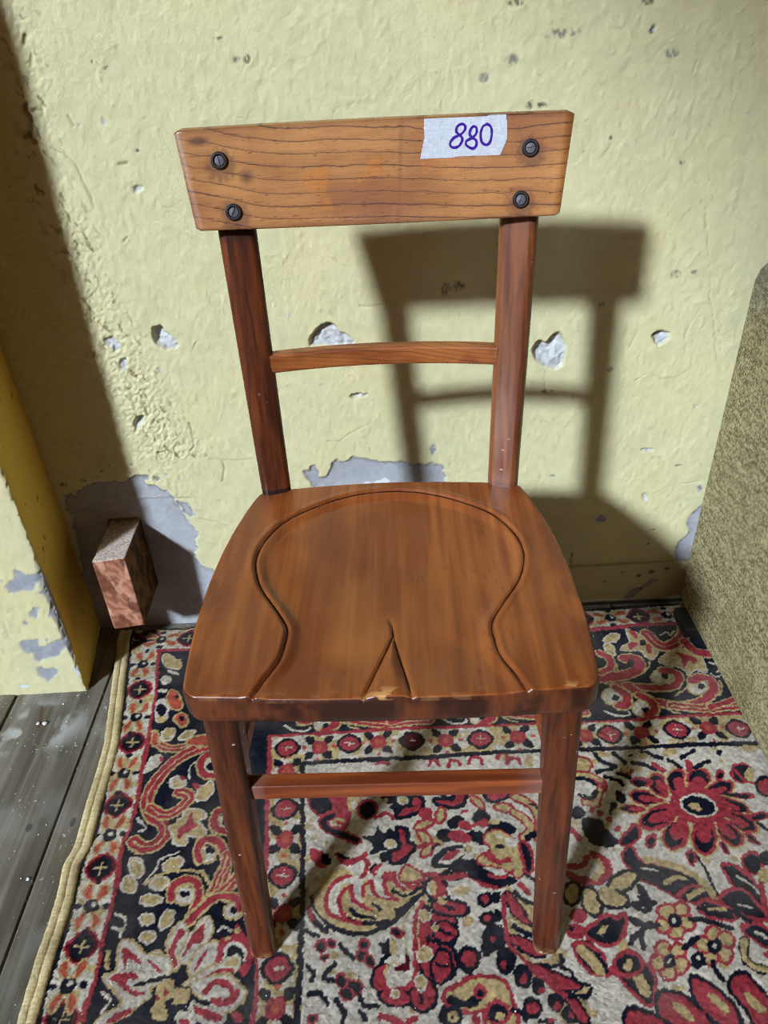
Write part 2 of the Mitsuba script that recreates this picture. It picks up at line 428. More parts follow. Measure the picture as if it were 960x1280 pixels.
scene['fabric'] = {'type': 'twosided', 'bsdf': {'type': 'bumpmap', 'arbitrary': mikit.proc(lambda p, n, uv: weave(p)[0], 3e-4), 'scale': 0.0007,
                   'bsdf': {'type': 'principled', 'base_color': mikit.proc(fabric_col), 'roughness': 0.9, 'specular': 0.15, 'sheen': 0.3}}}
scene['black_plastic'] = {'type': 'principled', 'base_color': {'type': 'rgb', 'value': lin(30, 29, 28).tolist()}, 'roughness': 0.6}
scene['lime'] = {'type': 'diffuse', 'reflectance': {'type': 'rgb', 'value': lin(214, 215, 218).tolist()}}
scene['skirting_paint'] = scene['plaster']

# ---- traced data: millimetres on the wall, the floor and the back board
WALL = {
 'cement': [[-551,293,-538,301,-530,298,-523,308,-511,311,-489,319,-458,320,-443,319,-435,325,-423,327,-410,332,-402,330,-398,322,-406,317,-408,310,-396,310,-384,302,-375,299,-367,286,-365,274,-360,263,-354,250,-350,233,-344,220,-339,207,-345,185,-345,171,-351,154,-348,137,-341,125,-329,122,-319,105,-317,47,-337,-24,-346,-77,-565,-62,-590,-7,-579,73,-563,139,-556,184,-552,220,-555,233,-550,245,-553,266],[-362,278,-350,271,-338,258,-336,243,-346,237,-354,250,-360,263],[-389,322,-383,326,-379,321,-384,316,-389,317],[-372,329,-365,330,-364,326,-369,325],[-141,322,-137,325,-131,322,-124,329,-115,331,-116,318,-116,306,-104,305,-94,320,-92,331,-79,338,-64,337,-54,341,-39,340,-14,332,-3,329,11,331,51,326,99,317,102,272,60,253,-121,264,-130,301],[75,353,81,363,85,349,79,339],[524,132,520,106,532,85,551,67,592,48,559,216,548,208,538,193,532,175,542,156,537,144],[537,250,543,253,548,244,543,238],[367,191,374,200,387,195,386,185,373,183],[514,216,519,215,517,210]],
 'chip': [[-104,552,-102,559,-96,563,-88,571,-78,574,-69,574,-64,570,-60,561,-48,556,-42,551,-38,545,-40,539,-104,542],[234,518,242,531,255,526,263,539,272,542,281,529,285,510,282,489,272,482,249,491,240,503],[416,533,427,537,441,532,440,523,434,516,426,514,420,521],[-336,581,-323,585,-320,576,-310,566,-302,554,-310,548,-321,548,-334,558,-339,568],[-412,570,-398,571,-390,561,-391,552,-399,549,-405,555,-410,562],[-394,536,-387,535,-391,517,-397,515,-398,526],[-342,518,-337,519,-339,509,-344,510],[-393,436,-381,439,-385,429,-398,414,-399,426],[-342,859,-338,861,-337,855,-339,852,-342,854],[-319,777,-313,779,-306,775,-315,771,-319,771],[-372,855,-368,854,-369,851,-372,852],[-49,456,-41,458,-23,457,-25,454,-37,453,-44,450],[-136,594,-131,595,-130,591,-134,589,-136,590],[444,240,452,238,455,227,447,225],[429,331,449,330,448,325,432,327],[501,406,509,407,509,402],[349,923,352,928,357,929,355,922],[484,828,495,828,496,826],[475,916,479,913,478,912]],
 'scuff': [[-159,917,6,5,1],[-146,917,5,6,1],[-178,940,7,2,1],[115,621,16,9,1],[99,617,6,11,1],[435,622,9,8,2],[462,624,7,3,2],[340,954,14,4,1],[353,925,4,6,1],[218,849,18,4,1],[209,851,6,6,1],[240,926,25,6,2],[252,927,16,5,2],[184,960,12,4,1],[182,901,10,8,2],[148,883,8,6,2],[382,899,12,6,2],[357,478,6,5,1],[262,445,12,4,1],[332,583,6,3,1],[284,792,3,2,1],[317,807,3,3,1],[417,773,4,4,1],[-323,916,5,2,1],[-337,923,2,2,1],[-305,959,1,2,1],[-304,821,3,2,1],[283,287,6,3,2],[261,392,8,3,2],[497,295,8,3,2],[456,313,10,3,2],[333,106,3,16,1],[473,163,7,2,1],[471,130,3,4,1],[510,68,3,5,1],[465,71,10,4,2],[482,39,3,3,1],[393,51,4,3,1],[-483,786,2,2,1],[-509,393,3,3,1],[-472,342,4,3,1],[-508,325,6,5,2],[-543,319,8,6,2],[-457,353,3,2,1],[-421,351,3,2,1],[-383,402,4,4,2],[-389,324,5,4,2]],
 'crack': [[6,-410,953,-414,945],[5,-409,932,-414,921],[9,-432,881,-434,874,-431,865,-432,856,-437,847,-444,845],[4,-426,873,-421,875,-414,874],[5,-447,850,-439,852,-437,847],[3,-438,844,-430,837,-414,829,-400,821,-390,811,-386,796,-381,774,-378,756],[5,-383,865,-380,855],[5,-331,805,-321,806],[4,-350,708,-343,712],[5,-417,773,-415,765],[5,-426,631,-420,618,-424,596],[4,-435,541,-430,551],[4,-320,371,-312,379,-312,421],[3,-306,366,-291,354,-257,348,-215,349],[4,-271,348,-270,332,-277,308],[5,-374,370,-359,373],[3,-282,547,-276,556],[2,496,575,505,548,516,507,523,484],[2,481,567,471,550,465,528,470,500],[2,399,457,420,470,439,459,466,460,482,471],[2,254,484,257,455,264,440,278,440],[2,460,239,492,256,540,260],[3,330,137,334,117,328,101],[2,382,514,392,541,390,554],[2,399,431,406,429],[2,413,412,417,405],[2,303,438,313,402],[2,-84,415,-88,391],[2,-93,376,-71,376,-50,391,-22,405],[3,-27,600,-14,599,8,600],[2,-25,359,-21,347],[2,460,711,467,685,480,639,494,575],[2,466,729,469,723],[2,483,906,479,898],[3,412,878,414,889],[3,-496,237,-454,237,-439,243],[3,-543,258,-517,264,-474,258],[2,-332,236,-299,226,-283,212],[3,-430,234,-430,190,-436,112]],
 'rough': [-415,973,-413,915,-430,844,-432,786,-414,734,-410,668,-396,585,-378,507,-362,437,-336,377],
 'roughw': [22,20,20,22,24,24,30,34,30,34],
 'pier': [[-608,233,-604,241,-590,247,-584,253,-583,263,-577,268,-569,262,-569,255,-560,258,-549,260,-542,257,-538,250,-544,242,-555,238,-560,230,-566,224,-577,223,-582,226,-593,224,-604,223],[-562,222,-550,221,-538,222,-538,214,-553,213],[-609,250,-605,248,-608,242,-612,243],[-586,179,-577,187,-567,189,-569,181,-576,170,-582,166,-587,171],[-605,156,-598,162,-593,155,-600,150],[-623,112,-613,120,-601,118,-590,119,-593,104,-583,103,-570,111,-550,119,-540,115,-551,95,-566,80,-583,75,-595,73,-603,67,-609,74,-604,86,-618,90,-624,98],[-610,52,-605,57,-595,51,-581,52,-578,43,-587,31,-595,25,-602,19,-608,29,-614,38],[-550,183,-539,210,-529,214,-525,184,-529,147,-530,135,-539,121,-541,136,-541,165,-559,169],[-577,122,-571,123,-572,114,-578,113]],
 'pierchip': [[-549,53,-542,55,-536,39,-546,30,-549,42],[-653,15,-644,16,-636,12,-646,8,-654,10]],
}
TAPE_DIGITS = [[876,8536,842,8570,856,8615,897,8633,928,8620,932,8592,914,8562,876,8536,819,8514,783,8476,782,8444,807,8427,855,8431,889,8462,903,8503,876,8536],[1000,8507,977,8541,986,8580,1013,8607,1042,8598,1049,8568,1034,8533,1000,8507,955,8487,937,8466,950,8437,1004,8411,1036,8426,1047,8459,1036,8489,1000,8507],[1139,8621,1108,8601,1090,8556,1088,8507,1102,8463,1136,8441,1174,8452,1194,8503,1198,8562,1186,8601,1157,8622,1139,8621]]
TAPE_OUTLINE = [522,8692,709,8692,933,8694,1156,8698,1343,8702,1352,8595,1356,8512,1328,8428,1286,8347,1091,8343,704,8337,469,8334,494,8432,521,8536,512,8610]
RUG_MOTIFS = {
 'left': [
  (1,'T17 R11 T2',[-399,-269,-389,-289,-365,-301,-336,-299,-302,-293,-284,-292]),
  (1,'T22 R16 T2',[-294,-297,-319,-303,-348,-321,-366,-344,-378,-371,-380,-396,-369,-419,-349,-434,-341,-450,-351,-467,-369,-470,-383,-461]),
  (1,'T19 R13 T2',[-372,-408,-352,-420,-333,-415,-319,-400,-319,-388,-335,-383]),
  (1,'T16 R10',[-280,-315,-304,-317,-311,-335,-300,-354,-279,-358]),
  (0,'W',[-282,-338,-284,-348,-291,-352,-300,-347,-305,-337,-304,-327,-296,-324,-287,-328]),
  (0,'K',[-287,-339,-288,-345,-293,-347,-298,-344,-301,-338,-300,-333,-295,-331,-290,-333]),
  (0,'T W3',[-335,-269,-335,-275,-340,-281,-347,-284,-352,-282,-352,-276,-347,-270,-340,-267]),
  (0,'T W3',[-368,-279,-372,-284,-379,-283,-384,-276,-384,-268,-380,-263,-374,-264,-368,-271]),
  (0,'K',[-373,-275,-374,-280,-377,-282,-381,-280,-384,-275,-383,-270,-380,-268,-376,-271]),
  (0,'W',[-397,-346,-394,-315,-379,-311,-371,-322,-381,-337]),
  (0,'R',[-370,-321,-370,-325,-373,-326,-377,-325,-379,-320,-379,-316,-376,-315,-372,-317]),
  (0,'W',[-352,-372,-353,-357,-339,-352,-326,-365,-329,-376,-341,-378]),
  (0,'T',[-334,-367,-335,-371,-340,-373,-344,-371,-347,-366,-346,-362,-342,-361,-337,-363]),
  (0,'R',[-331,-357,-332,-360,-334,-361,-337,-360,-339,-356,-339,-353,-336,-352,-333,-354]),
  (0,'T W3',[-305,-398,-306,-377,-312,-371,-299,-375,-290,-367,-284,-382,-290,-395]),
  (0,'R',[-305,-373,-306,-377,-309,-379,-313,-377,-316,-373,-315,-368,-312,-367,-308,-369]),
  (0,'T W3',[-316,-414,-299,-415,-287,-426,-298,-434,-283,-450,-291,-458,-309,-454,-308,-469,-323,-466,-328,-453,-337,-442,-330,-432,-321,-427]),
  (0,'R',[-308,-417,-303,-433,-295,-439,-303,-447,-316,-454,-318,-461,-324,-448,-318,-440,-313,-430]),
  (0,'K',[-328,-430,-328,-434,-331,-437,-336,-437,-339,-434,-339,-431,-336,-428,-331,-427]),
  (1,'T16 R10',[-250,-414,-269,-419,-274,-435,-264,-449,-245,-450]),
  (0,'W',[-249,-436,-251,-443,-256,-445,-263,-442,-266,-435,-265,-429,-259,-426,-253,-429]),
  (0,'K',[-252,-436,-253,-440,-256,-442,-260,-440,-262,-435,-262,-431,-258,-430,-254,-432]),
  (0,'W T3',[-263,-488,-265,-495,-273,-498,-281,-494,-286,-487,-284,-479,-276,-477,-267,-480]),
  (1,'T16 R10',[-251,-544,-244,-512,-252,-482,-266,-466,-283,-464,-289,-478,-284,-493]),
  (0,'K',[-265,-480,-266,-484,-270,-485,-275,-484,-277,-480,-276,-476,-272,-475,-267,-477]),
  (0,'T W3',[-363,-495,-359,-505,-362,-511,-369,-510,-377,-502,-381,-492,-379,-486,-371,-487]),
  (0,'T W3',[-308,-493,-309,-499,-316,-505,-326,-506,-332,-502,-331,-495,-324,-490,-314,-489]),
  (0,'T W3',[-367,-522,-365,-530,-367,-535,-374,-533,-381,-527,-383,-518,-381,-513,-374,-515]),
  (0,'T W3',[-323,-520,-323,-526,-328,-531,-336,-531,-342,-527,-342,-521,-336,-517,-328,-516]),
  (1,'W3',[-354,-523,-342,-505,-337,-488,-315,-480]),
  (1,'T4',[-352,-523,-328,-509,-296,-507,-274,-515,-263,-530]),
  (1,'W3',[-324,-359,-326,-337,-320,-329]),
  (1,'W3',[-388,-423,-371,-440,-380,-445]),
  (1,'T16 R10 T2',[-284,-578,-270,-562,-260,-545,-254,-524,-247,-501,-246,-487]),
  (1,'T17 R11 T2',[-259,-549,-241,-537,-229,-523,-220,-507,-216,-488]),
  (0,'W T3',[-282,-544,-285,-551,-293,-554,-303,-550,-308,-542,-306,-535,-298,-532,-288,-535]),
  (1,'T15 R9',[-312,-546,-313,-529,-300,-521,-283,-525,-276,-542,-277,-559,-285,-581]),
  (0,'K',[-289,-541,-290,-544,-294,-545,-298,-543,-301,-540,-300,-537,-296,-536,-291,-537]),
  (0,'W T3',[-217,-568,-219,-574,-226,-576,-234,-573,-238,-567,-236,-560,-229,-558,-221,-561]),
  (1,'T15 R9',[-285,-581,-270,-562,-254,-549,-237,-547,-223,-551,-218,-563]),
  (0,'K',[-221,-565,-222,-568,-226,-569,-230,-568,-231,-565,-230,-562,-227,-561,-223,-562]),
  (0,'T W3',[-323,-521,-323,-526,-329,-529,-337,-529,-341,-525,-341,-520,-335,-517,-328,-517]),
  (0,'T W3',[-326,-547,-329,-551,-338,-552,-347,-550,-352,-546,-349,-542,-340,-541,-331,-543]),
  (0,'T W3',[-330,-572,-332,-576,-337,-577,-343,-576,-347,-571,-345,-567,-340,-566,-334,-568]),
  (0,'T W3',[-306,-577,-312,-583,-317,-583,-320,-577,-318,-569,-313,-563,-307,-563,-305,-568]),
  (0,'T W3',[-324,-594,-326,-598,-331,-600,-337,-598,-340,-594,-339,-590,-334,-588,-327,-590]),
  (1,'T4',[-289,-509,-272,-514,-262,-531]),
  (1,'W4',[-243,-591,-236,-585,-226,-592]),
  (1,'W3',[-211,-578,-203,-576]),
  (0,'W T3',[-299,-621,-304,-598,-293,-578,-282,-593,-281,-617,-288,-635]),
  (1,'R9',[-290,-591,-297,-609,-291,-629]),
  (0,'W T3',[-261,-573,-251,-590,-259,-610,-275,-628,-285,-621,-277,-595]),
  (0,'R',[-262,-582,-260,-602,-272,-608,-281,-625,-277,-600]),
  (0,'W T3',[-241,-605,-240,-623,-257,-644,-271,-637,-267,-622,-259,-610]),
  (0,'R',[-251,-613,-256,-628,-264,-639,-261,-624]),
  (0,'W T3',[-219,-630,-213,-640,-235,-643,-275,-656,-258,-642,-239,-633]),
  (1,'R7',[-219,-640,-235,-641,-258,-653]),
  (0,'W T3',[-265,-656,-239,-645,-214,-650,-198,-667,-213,-683,-237,-678,-249,-668]),
  (1,'R8',[-246,-662,-234,-652,-218,-658,-213,-665,-207,-664]),
  (1,'R8',[-235,-673,-220,-675,-208,-668]),
  (0,'K',[-238,-678,-241,-679,-245,-677,-248,-674,-248,-671,-245,-670,-241,-672,-238,-675]),
  (0,'W T3',[-326,-619,-313,-614,-299,-636,-307,-647,-325,-637]),
  (0,'R',[-311,-627,-308,-633,-309,-637,-313,-637,-320,-633,-323,-626,-323,-622,-318,-622]),
  (0,'R W4',[-259,-677,-239,-683,-224,-687,-221,-694,-241,-692,-252,-686]),
  (0,'W',[-275,-695,-276,-681,-258,-686,-252,-696]),
  (0,'R',[-260,-694,-261,-696,-265,-697,-269,-696,-272,-694,-270,-691,-266,-690,-262,-692]),
  (0,'T K2',[-310,-671,-301,-647,-287,-646,-283,-656,-266,-660,-266,-671,-277,-676,-291,-675,-286,-690,-302,-689]),
  (0,'R',[-300,-666,-300,-668,-302,-669,-305,-668,-307,-666,-306,-663,-304,-662,-301,-664]),
  (0,'R',[-291,-661,-292,-663,-294,-663,-296,-663,-297,-661,-297,-659,-295,-658,-293,-659]),
  (0,'K',[-283,-669,-282,-672,-285,-675,-290,-676,-293,-675,-294,-672,-291,-669,-286,-667]),
  (0,'R',[-240,-627,-238,-601,-225,-598,-220,-583,-209,-596,-197,-601,-192,-613,-194,-633,-202,-645,-209,-640,-203,-625,-207,-611,-220,-606,-231,-614,-233,-629]),
  (1,'W4',[-230,-626,-228,-611,-215,-608,-205,-617,-204,-629]),
  (0,'T',[-214,-592,-215,-595,-217,-596,-220,-594,-222,-592,-221,-589,-218,-588,-215,-589]),
  (0,'T',[-227,-602,-228,-604,-230,-605,-232,-604,-233,-602,-233,-600,-231,-599,-228,-600]),
  (0,'T W3',[-227,-632,-215,-624,-212,-634]),
  (0,'R',[-198,-691,-199,-696,-203,-697,-208,-695,-210,-691,-209,-687,-205,-685,-200,-687]),
  (0,'W T3',[-364,-598,-346,-603,-328,-617,-300,-621,-295,-646,-315,-654,-314,-665,-348,-689,-368,-693,-365,-685,-343,-670,-357,-656,-374,-639,-361,-633]),
  (0,'R',[-358,-605,-338,-618,-333,-628,-350,-620,-352,-632,-360,-614]),
  (0,'R',[-367,-641,-342,-636,-331,-644,-345,-644,-337,-655,-318,-659,-331,-663,-347,-654]),
  (0,'R',[-325,-620,-311,-630,-303,-639,-316,-633]),
  (0,'R',[-359,-691,-343,-678,-330,-678,-347,-691]),
  (1,'K5',[-332,-650,-315,-647,-295,-644]),
  (1,'K5',[-331,-688,-310,-676,-309,-662]),
  (1,'W4',[-383,-561,-367,-570,-366,-583,-381,-580]),
  (1,'W4',[-366,-583,-368,-591]),
  (1,'W4',[-371,-657,-360,-667,-366,-680]),
  (1,'T5',[-378,-609,-373,-629]),
  (0,'T W3',[-362,-500,-360,-509,-362,-513,-369,-512,-376,-505,-379,-496,-376,-491,-369,-493]),
  (0,'T W2',[-423,-93,-414,-89,-390,-112,-392,-125,-413,-117]),
  (0,'W',[-393,-154,-395,-161,-401,-164,-410,-160,-415,-152,-413,-145,-406,-142,-398,-146]),
  (0,'T',[-382,-116,-382,-125,-386,-129,-392,-125,-396,-115,-396,-106,-392,-102,-386,-106]),
  (0,'W',[-382,-141,-386,-142,-395,-138,-404,-133,-407,-128,-403,-128,-394,-131,-386,-137]),
  (0,'W',[-395,-178,-397,-181,-403,-182,-410,-180,-414,-177,-412,-174,-405,-173,-398,-175]),
  (0,'W',[-410,-201,-396,-196,-385,-215,-383,-243,-401,-245,-406,-230]),
  (0,'K',[-388,-220,-389,-229,-395,-232,-402,-228,-406,-219,-406,-210,-400,-207,-393,-211]),
  (0,'T',[-384,-240,-385,-245,-391,-247,-398,-244,-402,-239,-400,-234,-394,-233,-388,-235]),
  (0,'O T3',[-390,-179,-375,-186,-364,-216,-374,-221,-390,-203]),
  (0,'K',[-373,-189,-373,-193,-375,-195,-379,-195,-381,-193,-381,-190,-379,-188,-375,-188]),
  (0,'O T4',[-371,-238,-359,-230,-349,-248,-356,-256]),
  (0,'K',[-354,-241,-355,-245,-358,-246,-362,-244,-365,-240,-364,-236,-361,-235,-356,-237]),
  (0,'T W2',[-369,-277,-366,-263,-380,-260,-383,-276]),
  (0,'T W3',[-333,-269,-334,-275,-340,-281,-349,-284,-354,-282,-354,-276,-347,-269,-339,-267]),
  (0,'O T3',[-396,-291,-400,-267,-392,-273,-388,-291]),
  (0,'O T4',[-340,-294,-326,-279,-304,-281,-297,-297]),
 ],
 'top': [
  (1,'T3',[351,-186,375,-191,385,-166]),
  (1,'T3',[425,-190,442,-166,445,-148]),
  (1,'T3',[461,-242,484,-227,491,-216]),
  (1,'T4',[511,-253,538,-239,544,-215]),
  (0,'W T3',[467,-202,458,-215,445,-219,436,-213,435,-200,444,-188,457,-183,467,-189]),
  (1,'T19 R13',[350,-200,392,-217,436,-224,464,-222,479,-202,472,-189,457,-187]),
  (0,'K',[464,-200,461,-205,456,-206,452,-204,452,-199,455,-195,460,-193,464,-195]),
  (0,'W T3',[518,-226,510,-237,498,-241,489,-236,489,-224,498,-213,510,-209,518,-215]),
  (1,'T20 R14',[389,-217,409,-243,439,-260,471,-264,501,-256,526,-234,529,-214,516,-206,499,-212]),
  (0,'K',[515,-225,512,-229,507,-231,504,-229,504,-225,507,-220,512,-219,515,-221]),
  (1,'T24 R18',[351,-198,390,-192,415,-181,423,-165,417,-155,401,-154]),
  (0,'K',[415,-167,411,-174,406,-176,402,-173,402,-167,405,-160,411,-158,415,-161]),
  (0,'W T3',[372,-238,365,-250,353,-254,344,-248,342,-236,350,-225,362,-221,371,-226]),
  (1,'T19 R13',[367,-220,380,-237,375,-256,362,-259]),
  (0,'K',[367,-242,364,-246,360,-248,356,-246,356,-241,358,-237,363,-236,366,-238]),
  (0,'W T3',[411,-266,404,-276,393,-280,385,-275,384,-264,391,-254,402,-250,410,-255]),
  (1,'T18 R12',[401,-238,417,-255,417,-270,401,-281]),
  (0,'K',[407,-270,404,-274,400,-276,397,-274,397,-270,399,-266,403,-265,407,-267]),
  (1,'T19 R13 T2',[447,-263,495,-272,528,-271,570,-269]),
  (1,'T14 R9',[507,-270,531,-264,559,-254]),
  (0,'T W3',[407,-97,403,-105,392,-112,382,-113,378,-108,383,-100,393,-93,403,-92]),
  (0,'T W3',[388,-125,388,-136,385,-143,380,-142,376,-134,376,-123,379,-116,384,-117]),
  (0,'T W2',[402,-130,423,-112,425,-82,445,-95,456,-108,465,-136,447,-160,432,-136,412,-137]),
  (0,'R',[434,-118,432,-125,425,-130,418,-132,415,-128,417,-122,424,-116,431,-115]),
  (0,'R',[439,-105,434,-105,430,-99,428,-90,431,-83,435,-83,439,-90,441,-99]),
  (0,'R',[456,-130,454,-140,449,-145,445,-143,444,-135,446,-126,451,-121,455,-123]),
  (0,'K',[450,-118,447,-124,442,-126,438,-123,438,-117,442,-111,447,-109,451,-111]),
  (1,'T25 R18 T2',[458,-96,469,-124,489,-130,515,-112,528,-89]),
  (1,'W3',[480,-102,495,-94,498,-104,509,-92]),
  (0,'T W2',[461,-160,488,-142,518,-140,534,-159,529,-194,511,-188,497,-200,491,-182,465,-173]),
  (0,'R',[493,-147,511,-153,525,-167,515,-175,509,-166,495,-184,498,-161]),
  (1,'T21 R15',[517,-121,527,-143,543,-153,568,-152]),
  (1,'T17 R11',[360,-137,376,-153,371,-174,352,-184]),
  (0,'K',[367,-156,364,-161,360,-163,357,-161,357,-156,360,-151,364,-149,367,-151]),
  (1,'W4',[544,-175,557,-182,549,-194]),
  (1,'W3',[535,-198,541,-206,552,-203]),
  (1,'W4',[336,-267,354,-278,374,-277,375,-272]),
  (1,'T3',[432,-264,443,-276,456,-280]),
 ],
 'field': [
  (0,'K R4',[-136,-404,-131,-393,-116,-397,-103,-414,-105,-431,-122,-430,-133,-418]),
  (0,'R',[-104,-395,-79,-392,-74,-416,-78,-453,-90,-453,-101,-420]),
  (0,'T',[-58,-414,-61,-429,-69,-434,-77,-428,-80,-413,-77,-398,-69,-392,-61,-399]),
  (0,'W',[-64,-419,-66,-425,-69,-427,-72,-425,-74,-419,-73,-413,-69,-411,-66,-413]),
  (0,'K R4',[-39,-428,-42,-437,-51,-440,-59,-436,-63,-426,-59,-417,-51,-413,-42,-418]),
  (1,'R6',[-38,-442,-23,-434,-15,-444]),
  (1,'R16 K9',[-102,-434,-114,-441,-109,-454,-90,-463,-66,-475]),
  (0,'T',[-84,-445,-87,-450,-93,-451,-99,-449,-101,-444,-99,-440,-93,-438,-87,-440]),
  (0,'R',[-84,-451,-86,-452,-91,-451,-96,-447,-97,-445,-94,-443,-89,-445,-85,-448]),
  (0,'K',[-59,-470,-43,-468,-35,-453,-29,-466,-19,-459,-10,-472,-27,-477,-25,-489,-48,-498,-43,-483]),
  (0,'K',[-18,-502,-21,-507,-27,-509,-34,-506,-36,-501,-34,-496,-27,-494,-21,-497]),
  (0,'T',[-10,-483,-13,-488,-18,-490,-22,-487,-24,-482,-22,-477,-17,-475,-12,-477]),
  (0,'K',[-8,-408,-12,-417,-20,-420,-29,-416,-32,-407,-28,-398,-20,-395,-11,-399]),
  (0,'K',[-5,-425,-7,-430,-11,-432,-15,-430,-17,-425,-15,-420,-10,-418,-6,-420]),
  (0,'T',[-21,-413,-22,-416,-25,-418,-28,-416,-29,-413,-28,-410,-25,-409,-22,-410]),
  (0,'R',[-131,-483,-112,-491,-101,-505,-114,-514,-126,-504]),
  (0,'K',[-103,-498,-102,-505,-105,-509,-110,-508,-114,-502,-115,-494,-112,-490,-107,-492]),
  (1,'R9',[-91,-496,-84,-506,-71,-506,-55,-498]),
  (1,'K5',[-89,-496,-78,-501]),
  (1,'R7',[-57,-502,-50,-512,-61,-533]),
  (0,'R',[-12,-531,-15,-535,-21,-536,-28,-534,-30,-530,-27,-526,-21,-524,-15,-526]),
  (0,'K',[-40,-519,-44,-524,-47,-524,-48,-521,-46,-515,-43,-511,-39,-510,-38,-514]),
  (1,'R6',[-34,-513,-43,-520,-43,-527]),
  (0,'R K5',[3,-498,0,-506,-7,-508,-13,-505,-16,-497,-13,-489,-6,-486,0,-490]),
  (0,'T',[-131,-451,-132,-454,-135,-455,-138,-453,-140,-450,-139,-447,-136,-446,-133,-448]),
  (0,'T',[-121,-469,-122,-472,-125,-473,-128,-472,-129,-469,-128,-466,-125,-465,-122,-466]),
  (0,'T',[-104,-478,-105,-481,-108,-482,-111,-480,-112,-477,-111,-475,-108,-474,-105,-475]),
  (0,'T',[-95,-483,-96,-486,-99,-487,-102,-486,-103,-483,-102,-480,-99,-479,-96,-480]),
  (1,'R6',[-36,-350,-28,-347,-18,-351]),
  (0,'K',[-127,-562,-113,-580,-95,-597,-62,-606,-34,-600,-8,-585,10,-566,31,-550,20,-538,-16,-556,-91,-523,-119,-542]),
  (0,'T',[-122,-560,-119,-538,-105,-520,-82,-515,-72,-529,-91,-539,-101,-554,-98,-572,-83,-583,-62,-591,-37,-594,-60,-600,-89,-593,-111,-578]),
  (0,'W',[-103,-561,-97,-541,-80,-529,-51,-532,-24,-526,-20,-543,-3,-559,-16,-561,-42,-566,-38,-579,-68,-578,-83,-581,-100,-572]),
  (1,'R6',[-76,-526,-94,-534,-106,-554,-101,-574,-83,-583,-61,-590]),
  (1,'T14',[-80,-544,-82,-562,-68,-576,-47,-581,-23,-578]),
  (1,'R6',[-73,-540,-86,-551,-88,-568,-81,-579]),
  (1,'R6',[-74,-542,-69,-560,-55,-569,-37,-577]),
  (1,'T12',[-52,-539,-54,-554,-42,-570,-34,-575]),
  (1,'R5',[-48,-536,-57,-543,-57,-554]),
  (1,'R6',[-46,-537,-42,-553,-25,-562,-5,-560]),
  (1,'T11',[-40,-563,-21,-568,-2,-561]),
  (1,'T14',[-24,-533,-24,-547,-7,-554,15,-548]),
  (1,'R6',[-15,-527,-28,-533,-27,-549,-14,-561]),
  (1,'R5',[-17,-527,-13,-541,-2,-548]),
  (1,'R6',[-1,-520,-6,-534,7,-545,20,-545]),
  (1,'T11',[3,-528,12,-537,32,-536,54,-530]),
  (1,'R5',[7,-518,12,-529,32,-529,50,-530]),
  (1,'K7',[7,-537,31,-539,57,-527]),
  (1,'K5',[-73,-571,-64,-580,-42,-585]),
  (1,'K5',[-44,-566,-34,-573]),
  (1,'K5',[-18,-549,-3,-556,20,-547]),
  (0,'K',[56,-548,55,-564,47,-574,36,-571,27,-557,27,-540,35,-530,47,-533]),
  (0,'K',[61,-600,49,-607,35,-604,26,-592,29,-579,40,-571,55,-575,63,-586]),
  (0,'K',[58,-619,47,-624,32,-620,23,-609,23,-596,35,-591,50,-595,59,-607]),
  (0,'K',[59,-632,57,-652,42,-665,22,-662,9,-646,11,-626,26,-613,47,-615]),
  (0,'K',[32,-676,25,-691,12,-696,0,-690,-5,-675,1,-660,15,-654,27,-661]),
  (0,'K',[4,-682,-4,-689,-21,-689,-36,-683,-41,-673,-32,-666,-15,-666,0,-673]),
  (0,'K',[-22,-658,-29,-669,-39,-672,-47,-666,-49,-652,-42,-640,-32,-637,-23,-644]),
  (0,'K',[30,-610,19,-634,7,-642,0,-630,2,-604,13,-578,25,-569,32,-583]),
  (0,'R',[51,-549,51,-562,46,-569,38,-566,32,-555,31,-542,37,-535,45,-538]),
  (0,'R',[57,-597,48,-602,37,-600,31,-591,32,-581,41,-576,52,-579,59,-587]),
  (0,'R',[55,-616,46,-620,35,-616,27,-608,27,-599,35,-595,47,-599,55,-608]),
  (0,'R',[55,-633,53,-650,41,-661,24,-659,14,-645,15,-628,28,-617,44,-619]),
  (0,'R',[27,-676,22,-688,12,-692,3,-687,0,-675,4,-663,15,-658,24,-664]),
  (0,'R',[0,-681,-7,-686,-20,-686,-32,-681,-36,-674,-30,-670,-16,-670,-4,-675]),
  (0,'R',[-27,-657,-31,-666,-38,-669,-44,-663,-44,-653,-40,-644,-32,-641,-27,-647]),
  (0,'R',[25,-609,17,-630,8,-638,4,-627,7,-605,15,-582,24,-574,28,-585]),
  (1,'K4',[29,-565,36,-573,39,-581]),
  (1,'K4',[24,-611,35,-618,42,-624]),
  (1,'K4',[28,-639,38,-645,45,-651]),
  (1,'K4',[10,-675,12,-680,11,-684]),
  (0,'W T3',[-29,-648,-19,-641,-7,-649,-2,-626,-4,-593,10,-573,10,-598,8,-630,3,-653,-10,-667,-28,-666]),
  (1,'R6',[19,-567,8,-592,8,-630,5,-657,-10,-669,-30,-667,-35,-649]),
  (0,'D',[-19,-646,-7,-639,-6,-630,0,-634,-1,-649,-11,-649]),
  (0,'T W2',[41,-548,39,-552,35,-554,31,-552,29,-547,31,-543,36,-541,40,-543]),
  (0,'T W2',[28,-584,26,-589,21,-590,17,-588,15,-584,17,-579,22,-578,27,-580]),
  (0,'T W2',[41,-600,39,-603,35,-605,31,-603,30,-599,32,-595,36,-594,40,-596]),
  (0,'T W2',[51,-566,49,-570,45,-571,41,-570,40,-566,42,-562,46,-560,50,-562]),
  (0,'T W2',[27,-631,24,-637,18,-639,12,-636,10,-630,13,-625,19,-622,25,-625]),
